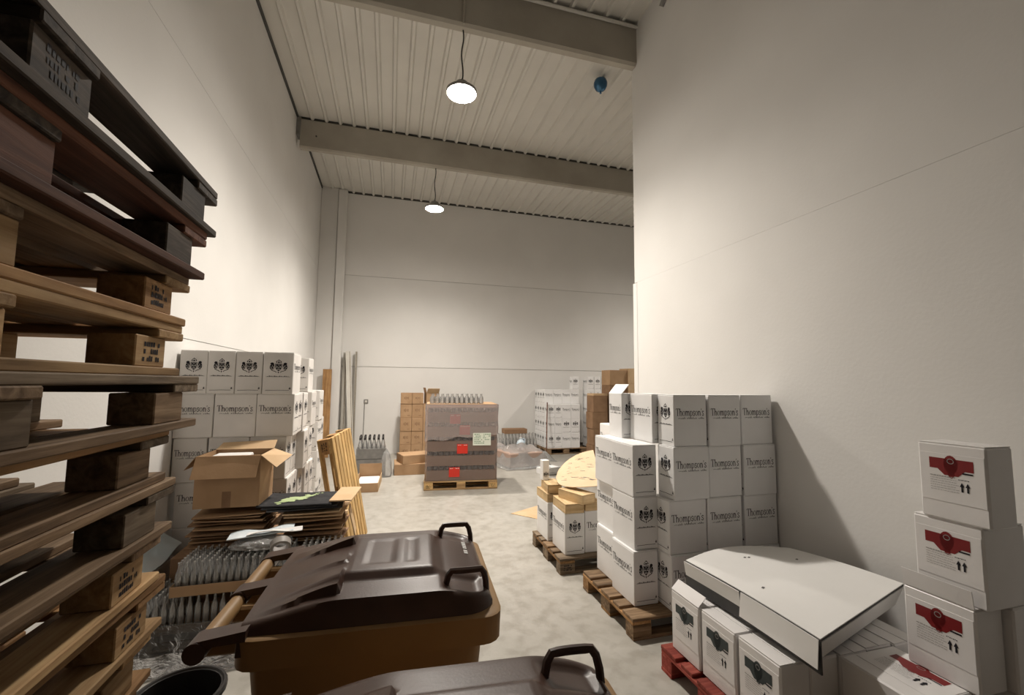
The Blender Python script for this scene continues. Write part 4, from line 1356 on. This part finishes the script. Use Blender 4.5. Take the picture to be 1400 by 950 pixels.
# black bucket and grey bag at the foot of the pallet stack
bk = thing('black_bucket', 'black plastic bucket at the foot of the pallet stack', 'bucket', (-0.775, 2.13, 0))
put('shell', MB().lathe([(0.0, 0.0), (0.11, 0.0), (0.15, 0.485), (0.165, 0.485), (0.165, 0.50), (0.143, 0.50), (0.103, 0.02), (0.0, 0.02)], 28).mesh('shell', 'black_plastic', True), bk)
put('rim', MB().tube([(0.157 * math.cos(2 * PI * i / 28), 0.157 * math.sin(2 * PI * i / 28), 0.50) for i in range(28)], 0.009, 6, True).mesh('rim', 'black_plastic', True), bk)
crumple('grey_bag', 'grey translucent bin bag slumped beside the black bucket', 'bag', (-0.43, 2.33, 0.0), (0.10, 0.10, 0.45), 'bag_film', 9, 0.4)
# pale sheets between the pallet stack and the bottles
pw = thing('wrapping_sheet', 'white and pale blue wrapping sheet draped beside the left wall', 'sheet', (-1.66, 3.88, 0.0))
put('sheet', MB().grid(lambda u, v: (-0.075 + 0.155 * u, -0.25 + 0.58 * v, 0.47 - 0.10 * u + 0.012 * math.sin(v * 9) + 0.06 * v), 6, 12, 0.004).mesh('sheet', 'paper_pale_blue', True), pw)
put('backing', MB().cbox((-0.01, 0.03, 0.18), (0.12, 0.54, 0.34), 0.006).mesh('backing', 'board_white'), pw)

# ------------------------------------------------------------------ back left corner
pk = tag(put('timber_plank', MB().cbox((0, 0, 0), (2.03, 0.05, 0.19), 0.004).mesh('timber_plank', 'wood_honey'), None, (-1.41, 10.90, 1.016), (0, -PI / 2, 0)), 'brown timber plank standing upright in the back left corner', 'plank')
for k, (x, y, w, h, lean, lb) in enumerate(((-1.045, 11.03, 0.085, 2.44, 0.0, 'left pale board of the three standing against the back wall'), (-0.925, 10.93, 0.115, 2.46, 0.05, 'middle pale board, leaning, of the three standing against the back wall'), (-0.80, 11.09, 0.055, 2.47, 0.0, 'right slim pale board of the three standing against the back wall'))):
    t = thing('pale_board', lb, 'board', (x, y, 0), 0, 'pale boards against the back wall')
    put('web', MB().hexa([(-w / 2 + lean * 2, -.03, 0), (w / 2 + lean * 2, -.03, 0), (w / 2 + lean * 2, .02, 0), (-w / 2 + lean * 2, .02, 0), (-w / 2 - lean, -.03, h), (w / 2 - lean, -.03, h), (w / 2 - lean, .02, h), (-w / 2 - lean, .02, h)]).mesh('web', 'pvc_white' if k == 1 else 'pvc_shaded'), t)
    put('groove', MB().hexa([(w / 2 - .03 + lean * 2, -.033, 0), (w / 2 - .02 + lean * 2, -.033, 0), (w / 2 - .02 + lean * 2, -.03, 0), (w / 2 - .03 + lean * 2, -.03, 0), (w / 2 - .03 - lean, -.033, h), (w / 2 - .02 - lean, -.033, h), (w / 2 - .02 - lean, -.03, h), (w / 2 - .03 - lean, -.03, h)]).mesh('groove', 'wood_grey'), t)
so = thing('wall_socket', 'small grey wall socket with a cable on the back wall', 'socket', (-0.545, YB, 1.27))
put('frame', MB().cbox((0, -0.012, 0), (0.10, 0.022, 0.10), 0.005).mesh('frame', 'grey_metal'), so)
put('face', MB().cbox((0, -0.025, 0), (0.05, 0.006, 0.05), 0.002).mesh('face', 'pvc_white'), so)
put('cable', MB().tube([(-0.03, -0.012, -0.05), (-0.035, -0.012, -0.5), (-0.045, -0.014, -1.0), (-0.05, -0.015, -1.265)], 0.008, 6).mesh('cable', 'grey_metal', True), so)


def crate(label, x0, x1, y0, y1, z0, z1, mat='grey_crate'):
    t = thing('grey_crate', label, 'crate', ((x0 + x1) / 2, (y0 + y1) / 2, z0))
    w, d, h = x1 - x0, y1 - y0, z1 - z0
    put('floor_panel', MB().box(-w / 2, w / 2, -d / 2, d / 2, 0, .01).mesh('floor_panel', mat), t)
    for s in (-1, 1):
        put('wall', MB().cbox((0, s * (d / 2 - .008), h / 2), (w, .016, h), .003).mesh('wall', mat), t)
        put('wall', MB().cbox((s * (w / 2 - .008), 0, h / 2), (.016, d - .032, h), .003).mesh('wall', mat), t)
    return t


crate('dark grey lower crate under the bottles in the back left', -0.56, -0.03, 8.62, 9.05, 0.0, 0.30)
crate('grey upper crate holding tall bottles in the back left', -0.56, -0.03, 8.62, 9.05, 0.302, 0.50)
bm = bottle_mesh('tall', 0.040, 0.40, 'milky_glass', 12, 0.42)
for i in range(6):
    for j in range(3):
        o = thing('tall_bottle', 'tall clear bottle with black stopper in the grey crate at the back', 'bottle', (-0.50 + 0.082 * i, 8.69 + 0.13 * j, 0.313), 0, 'tall bottles in the grey crate')
        put('glass', bm, o)
        put('stopper', cached('stopper', lambda: MB().lathe([(0.0, 0.345), (0.020, 0.345), (0.021, 0.36), (0.017, 0.412), (0.0, 0.415)], 10).mesh('stopper', 'black_plastic', True)), o)
crumple('clear_film_bundle', 'crumpled clear film hanging at the grey crates', 'film', (-0.02, 8.50, 0.0), (0.10, 0.08, 0.38), 'loose_film', 21, 0.5)
fb = thing('floor_box', 'open brown box with white sheets on the floor by the leaning pallet', 'box', (-0.30, 7.80, 0), -0.05)
put('bottom', MB().box(-.19, .19, -.42, .42, 0, .01).mesh('bottom', 'carton_brown'), fb)
for s in (-1, 1):
    put('wall', MB().box(s * .19 - .004, s * .19 + .004, -.42, .42, 0, .14).mesh('wall', 'carton_tan'), fb)
    put('wall', MB().box(-.19, .19, s * .42 - .004, s * .42 + .004, 0, .14 if s < 0 else .30).mesh('wall', 'carton_brown'), fb)
ws = tag(put('white_sheets', MB().cbox((0, 0, .04), (.33, .74, .075), .008).mesh('white_sheets', 'board_white'), None, (-0.30, 7.80, 0.012), (0, 0, -0.05)), 'stack of white sheets lying in the open floor box', 'paper')


# ------------------------------------------------------------------ brown cartons at the back wall
def brown_carton(label, x0, x1, y0, y1, z0, z1, mat='carton_brown', group=None, rotz=0.0, marks=True, openf=False):
    t = thing('brown_carton', label, 'carton', ((x0 + x1) / 2, (y0 + y1) / 2, z0), rotz, group)
    w, d, h = x1 - x0, y1 - y0, z1 - z0
    put('body', MB().cbox((0, 0, (h - .005) / 2), (w, d, h - .005), .005).mesh('body', mat), t)
    for s in (-1, 1):
        put('flap', MB().cbox((0, s * d / 4, h - .0025), (w - .004, d / 2 - .004, .005), .001).mesh('flap', mat), t)
    if marks:
        p = [rc(-.22, .45, -.12, .62), rc(-.09, .40, -.03, .66), rc(.02, .45, .10, .62), rc(.14, .42, .2, .64), rc(.1, .12, .34, .17)]
        put('mark_print', print_mesh('bmarks', lambda: p, 'carton_brown_dark'), t, (0, -d / 2 - .001, 0), (0, 0, 0), (w, 1, h))
    return t


GB = 'brown cartons stacked at the back wall'
zl = [0.0, 0.305, 0.61, 0.925, 1.24, 1.495]
for lv in range(5):
    for q, (x0, x1) in enumerate(((0.262, 0.515), (0.52, 0.775), (0.78, 1.03))):
        if q == 2 and lv == 4:
            continue
        brown_carton('brown carton at the back wall, %s column from left, %s layer' % (ORD[q], ORD[lv]), x0, x1, 10.45 + .01 * (lv % 2), 10.75, zl[lv], zl[lv + 1], group=GB)
oc = thing('open_brown_carton', 'small open brown carton on top of the back wall stack', 'carton', (0.975, 10.6, 1.24), 0.15)
put('body', MB().box(-.15, .15, -.12, .12, 0, .005).box(-.15, -.145, -.12, .12, 0, .26).box(.145, .15, -.12, .12, 0, .26).box(-.15, .15, .115, .12, 0, .26).box(-.15, .15, -.12, -.115, 0, .26).mesh('body', 'carton_brown'), oc)
put('flap', MB().hexa([(-.15, -.12, .26), (.15, -.12, .26), (.15, -.115, .26), (-.15, -.115, .26), (-.13, -.20, .36), (.15, -.20, .36), (.15, -.195, .365), (-.13, -.195, .365)]).mesh('flap', 'carton_tan'), oc)
put('flap', MB().hexa([(-.15, -.12, .26), (-.145, -.12, .26), (-.145, .12, .26), (-.15, .12, .26), (-.18, -.12, .38), (-.175, -.12, .38), (-.175, .12, .38), (-.18, .12, .38)]).mesh('flap', 'carton_brown'), oc)
brown_carton('flat brown carton lying on the floor left of the wrapped pallet', 0.13, 0.75, 8.55, 9.15, 0.0, 0.20, marks=False)
brown_carton('flat brown carton lying askew on the one beside the wrapped pallet', 0.22, 0.80, 8.60, 9.05, 0.20, 0.36, marks=False, rotz=0.25)

# ------------------------------------------------------------------ film-wrapped pallet of bottles
WR = -0.0954
wx, wyy = 0.5796, 7.2657
ctr = Vector((wx, wyy, 0)) + Vector((math.cos(WR), math.sin(WR), 0)) * 0.6 + Vector((-math.sin(WR), math.cos(WR), 0)) * 0.4
pallet('light pallet under the film-wrapped load with red stickers', tuple(ctr), WR, mats=('wood_fresh', 'wood_yellow'), seed=80, stamps=((1, -1), (-1, -1)))
wp = thing('wrapped_load', 'film-wrapped load of bottle layers with red stickers at the back', 'load', (ctr.x, ctr.y, P0), WR)
nl, lh, gp = 5, 0.170, 0.066
for k in range(nl + 1):
    z = k * (lh + gp)
    hh = lh if k < nl else 0.055
    put('layer_board', MB().cbox((0, 0, z + hh / 2), (1.14, 0.75, hh), 0.006).mesh('layer_board', 'carton_mauve'), wp)
    if k < nl:
        gm = cached('gapb', lambda: MB().lathe([(0.0, 0.0), (0.030, 0.0), (0.042, 0.016), (0.042, 0.050), (0.030, 0.066), (0.0, 0.066)], 12).mesh('bottle_base', 'dark_glass', True))
        for i in range(12):
            put('bottle_base', gm, wp, (-0.515 + i * 0.0936, -0.325, z + lh))
        for j in range(1, 7):
            for sx in (-1, 1):
                put('bottle_base', gm, wp, (sx * 0.515, -0.325 + j * 0.105, z + lh))
ztop = nl * (lh + gp) + 0.055
put('top_board', MB().cbox((0, 0, ztop + .008), (1.17, 0.78, .016), .003).mesh('top_board', 'carton_brown'), wp)


def film(w, d, z0, z1, amp, seed, n=20, nz=12, skew=0.0):
    rnd = random.Random(seed)
    per = []
    for i in range(n):
        per.append((-w / 2 + w * i / n, -d / 2))
    for i in range(n):
        per.append((w / 2, -d / 2 + d * i / n))
    for i in range(n):
        per.append((w / 2 - w * i / n, d / 2))
    for i in range(n):
        per.append((-w / 2, d / 2 - d * i / n))
    m = len(per)
    b = MB()
    vs = []
    for j in range(nz + 1):
        for i, (x, y) in enumerate(per):
            k = 1 + amp * (math.sin(i * 1.3 + j * .7 + seed) * .5 + rnd.uniform(-.5, .5))
            zz = z0 + (z1 - z0) * j / nz
            if j == 0:
                zz += (skew * (x / w) + 0.02 * math.sin(i * .9)) if skew else 0.004
            vs.append((x * k, y * k, zz))
    fs = [(j * m + i, j * m + (i + 1) % m, (j + 1) * m + (i + 1) % m, (j + 1) * m + i) for j in range(nz) for i in range(m)]
    return b.add(vs, fs)


put('film', film(1.18, 0.79, 0.0, ztop - .005, 0.004, 3).mesh('film', 'wrap_film', True), wp)
put('film_skirt', film(1.205, 0.815, 0.70, ztop + .01, 0.010, 5, skew=0.12).mesh('film_skirt', 'wrap_film_thick', True), wp)


def sticker(nm, x, z, w, h, mat, ink=None, y=-0.412):
    s = put(nm, MB().cbox((0, 0, 0), (w, .003, h), .0005).mesh(nm, mat), wp, (x, y, z - P0))
    if ink:
        b = MB()
        r_ = random.Random(int(x * 1000))
        for q in range(6 if w > .25 else 1):
            xx = -w * .42
            while xx < w * .40:
                ww = r_.uniform(.012, .03)
                if r_.random() < .8:
                    b.poly(rc(xx, h * .36 - q * h * .14, xx + ww, h * .36 - q * h * .14 + h * .05))
                xx += ww + .008
        put('sticker_text', b.mesh('sticker_text', ink), s, (0, -.003, 0))


# local x runs from -0.6 at the left corner
for xx, zz, yy in ((-0.115, 1.145, -.4005), (0.045, 0.965, -.4005), (0.01, 0.66, -.402), (-0.115, 0.285, -.402)):
    sticker('red_sticker', xx, zz, 0.175, 0.155, 'sticker_red', 'print_white', yy)
sticker('shipping_label', 0.33, 0.815, 0.30, 0.205, 'sticker_white', 'ink_green', -0.416)
sb_ = bottle_mesh('topb', 0.038, 0.16, 'clear_glass', 12, 0.42)
for i in range(11):
    for j in range(2):
        p = ctr + Vector((math.cos(WR), math.sin(WR), 0)) * (-0.50 + 0.082 * i + 0.02 * j) + Vector((-math.sin(WR), math.cos(WR), 0)) * (-0.28 + 0.16 * j)
        o = put('clear_bottle', sb_, None, (p.x, p.y, P0 + ztop + .0165))
        tag(o, 'clear glass bottle standing on top of the film-wrapped load', 'bottle', 'bottles on the wrapped load')

# ------------------------------------------------------------------ back right: white cartons on pallets
GW = 'white cartons on the pallet at the back right'
pallet('pallet under the big white carton block at the back right', (4.30, 10.66, 0), 0.0, L=1.1, W=0.95, mats=('wood_worn',), seed=90)
FH = 0.362
xs0 = 3.80
cols = [(0.0, 0.185), (0.19, 0.185), (0.38, 0.24), (0.625, 0.24)]
for lv in range(3):
    for q, (o_, w) in enumerate(cols):
        crest = (q < 2) ^ (lv == 1)
        lb = 'white carton in front face of the back right block, %s column, %s layer' % (ORD[q], LEV[lv])
        if crest:
            c_y(lb, xs0 + o_, 10.20, P0 + lv * FH, 0.18, w, FH, group=GW, faces='L' + ('B' if q == 0 else ''))
        else:
            c_x(lb, xs0 + o_, 10.20, P0 + lv * FH, w, 0.18, FH, group=GW, faces='F' + ('L' if q == 0 else ''))
for j in range(4):
    for lv in range(4):
        c_x('white carton in the side of the back right block, %s from the front, %s layer' % (ORD[j + 1], LEV[lv]), xs0 - 0.02 + 0.005 * (lv % 2), 10.39 + 0.19 * j, P0 + lv * FH, 0.23, 0.185, FH, group=GW, faces='FL')
for q in range(3):
    c_x('white carton in the raised back row of the block, %s from left' % ORD[q + 1], xs0 + 0.22 + 0.24 * q, 10.40, P0 + 3 * FH, 0.235, 0.19, FH, group=GW, faces='F')
    for lv in range(3):
        c_x('white carton inside the back right block, column %s, layer %s' % (ORD[q + 1], ORD[lv]), xs0 + 0.22 + 0.24 * q, 10.40, P0 + lv * FH, 0.235, 0.19, FH, group=GW, faces='')
pallet('pallet under the narrow white carton column at the back right', (5.36, 10.66, 0), 0.0, L=0.9, W=0.9, mats=('wood_dark',), seed=91)
for lv in range(4):
    for q in range(3):
        c_y('white carton in the column right of the block, %s from left, %s layer' % (ORD[q], LEV[lv]), 4.93 + 0.20 * q, 10.30, P0 + lv * FH, 0.30, 0.19, FH, group=GW, faces='LB')
for q in range(4):
    c_y('white carton of the highest row at the back right, %s from left' % ORD[q], (4.545, 4.935, 5.135, 5.335)[q], 10.40 if q == 0 else 10.32, P0 + 4 * FH, 0.18 if q == 0 else 0.28, 0.185, FH * 0.95, group=GW, faces='LB')
GN = 'brown cartons at the back right'
for lv in range(4):
    brown_carton('brown carton in the slim stack before the white column, %s layer' % LEV[lv], 4.42 + .02 * (lv % 2), 4.80, 8.98, 9.32, lv * .37, lv * .37 + .37, 'carton_brown_dark', GN, marks=False)
for lv in range(6):
    brown_carton('brown carton in the tall stack at the right wall end, %s from the floor' % ORD[lv], 4.84, 5.30, 8.95, 9.35, lv * .345, lv * .345 + .345, 'carton_brown_dark' if lv < 5 else 'carton_brown', GN, marks=False)
for lv in range(6):
    brown_carton('tan carton in the stack half cut by the right wall end, %s from the floor' % ORD[lv], 5.31, 5.75, 8.90, 9.35, lv * .352, lv * .352 + .352, 'carton_tan', GN, marks=False)
brown_carton('crushed flat brown carton on the slim brown stack', 4.44, 4.86 - .05, 9.0, 9.3, 1.48, 1.53, 'carton_tan', GN, marks=False, rotz=0.05)
st = tag(put('wooden_stick', MB().tube([(3.70, 10.02, 0.005), (3.775, 10.17, 1.28)], 0.014, 8).mesh('wooden_stick', 'wood_russet', True)), 'thin russet stick leaning on the white carton block', 'stick')

# film heap, bottles, jug and flat carton
GC = 'bottles behind the film heap'
tray('grey bottle tray on the floor behind the film heap', 2.60, 3.62, 10.30, 10.70, 0.0, 0.05, 'grey_crate')
bm2 = bottle_mesh('mid', 0.042, 0.50, 'milky_glass', 10, 0.4)
for i in range(11):
    for j in range(2):
        o = put('glass_bottle', bm2, None, (2.66 + .088 * i, 10.40 + .2 * j, 0.0055))
        tag(o, 'grey glass bottle standing behind the clear film heap', 'bottle', GC)
brown_carton('dark flat brown carton lying on the bottles behind the film heap', 2.74, 3.32, 10.36, 10.66, 0.507, 0.62, 'carton_brown_dark', marks=False)
jg = thing('plastic_jug', 'pale blue plastic jug standing beside the film heap', 'jug', (3.06, 10.05, 0.0))
put('body', MB().lathe([(0.0, 0.0), (0.10, 0.0), (0.105, 0.02), (0.105, 0.30), (0.085, 0.37), (0.03, 0.41), (0.03, 0.43), (0.0, 0.43)], 16).mesh('body', 'jug_blue_white', True), jg)
put('handle', MB().tube([(0.02, 0, 0.40), (0.06, 0, 0.43), (0.10, 0, 0.41), (0.10, 0, 0.33)], 0.014, 8).mesh('handle', 'jug_blue_white', True), jg)
put('cap', MB().lathe([(0.0, 0.43), (0.034, 0.43), (0.034, 0.455), (0.0, 0.46)], 14).mesh('cap', 'board_white', True), jg)
fh = thing('film_heap', 'low brown carton heap wrapped in crumpled clear film on the floor', 'load', (2.72, 9.15, 0), 0.18)
put('core', MB().cbox((0, 0, 0.16), (0.80, 0.86, 0.30), 0.02).mesh('core', 'carton_mauve'), fh)


def heap(u, v):
    x, y = (u - .5) * 1.08, (v - .5) * 1.2
    e = min(u, 1 - u, v, 1 - v)
    z = 0.36 * sstep(0.0, 0.22, e) + 0.035 * math.sin(u * 17 + v * 5) * sstep(0, .2, e) + 0.03 * math.sin(v * 21 - u * 8) * sstep(0, .15, e) + 0.012
    return (x + .02 * math.sin(v * 13), y + .03 * math.sin(u * 11), z)


put('film', MB().grid(heap, 36, 36).mesh('film', 'loose_film', True), fh)
hp = thing('film_sheet', 'loose clear film spread before the white carton block', 'film', (3.50, 9.62, 0), -0.1)
put('sheet', MB().grid(lambda u, v: ((u - .5) * 0.42, (v - .5) * 0.7, 0.01 + 0.16 * math.sin(PI * u) * math.sin(PI * v) + 0.02 * math.sin(u * 19 + v * 7) * math.sin(PI * u) * math.sin(PI * v)), 22, 22).mesh('sheet', 'loose_film', True), hp)
wt = thing('white_tray', 'low white carton lying on the floor in front of the white block', 'carton', (3.05, 8.1, 0), 0.3)
put('body', MB().cbox((0, 0, .06), (.40, .30, .12), .006).mesh('body', 'carton_white'), wt)
put('flap', MB().hexa([(-.2, -.15, .118), (.2, -.15, .118), (.2, -.146, .12), (-.2, -.146, .12), (-.2, -.25, .16), (.2, -.25, .16), (.2, -.246, .164), (-.2, -.246, .164)]).mesh('flap', 'carton_white'), wt)
put('slot', MB().box(-.12, .02, -.04, .08, .119, .122).mesh('slot', 'dark_parts_and_shade'), wt)
flc = tag(put('floor_cardboard', MB().add([(1.62, 5.75, .001), (2.02, 5.30, .001), (2.15, 6.05, .001), (1.62, 5.75, .006), (2.02, 5.30, .006), (2.15, 6.05, .006)], [(0, 2, 1), (3, 4, 5), (0, 1, 4, 3), (1, 2, 5, 4), (2, 0, 3, 5)]).mesh('floor_cardboard', 'carton_tan')), 'torn piece of tan cardboard lying flat on the concrete floor', 'cardboard')

# grey plastic sheet hanging over the front of the low bottle pallet and trailing on the floor
gs = thing('grey_plastic_sheet', 'dark grey plastic sheet hanging below the lower bottle tray onto the floor', 'sheet', (-1.03, 3.40, 0))


def gsf(u, v):
    x = -0.60 + 1.05 * u
    fold = 0.008 * math.sin(u * 23) + 0.006 * math.sin(u * 41 + 1)
    if v < 0.6:
        k = v / 0.6
        return (x, -0.012 - 0.03 * k + fold * k, 0.185 - 0.175 * k)
    k = (v - 0.6) / 0.4
    return (x + 0.03 * k * math.sin(u * 7), -0.042 - 0.24 * k + fold, 0.012 + 0.01 * abs(math.sin(u * 19 + k * 3)) * (1 - k))


put('sheet', MB().grid(gsf, 40, 14).mesh('sheet', 'bag_film', True), gs)
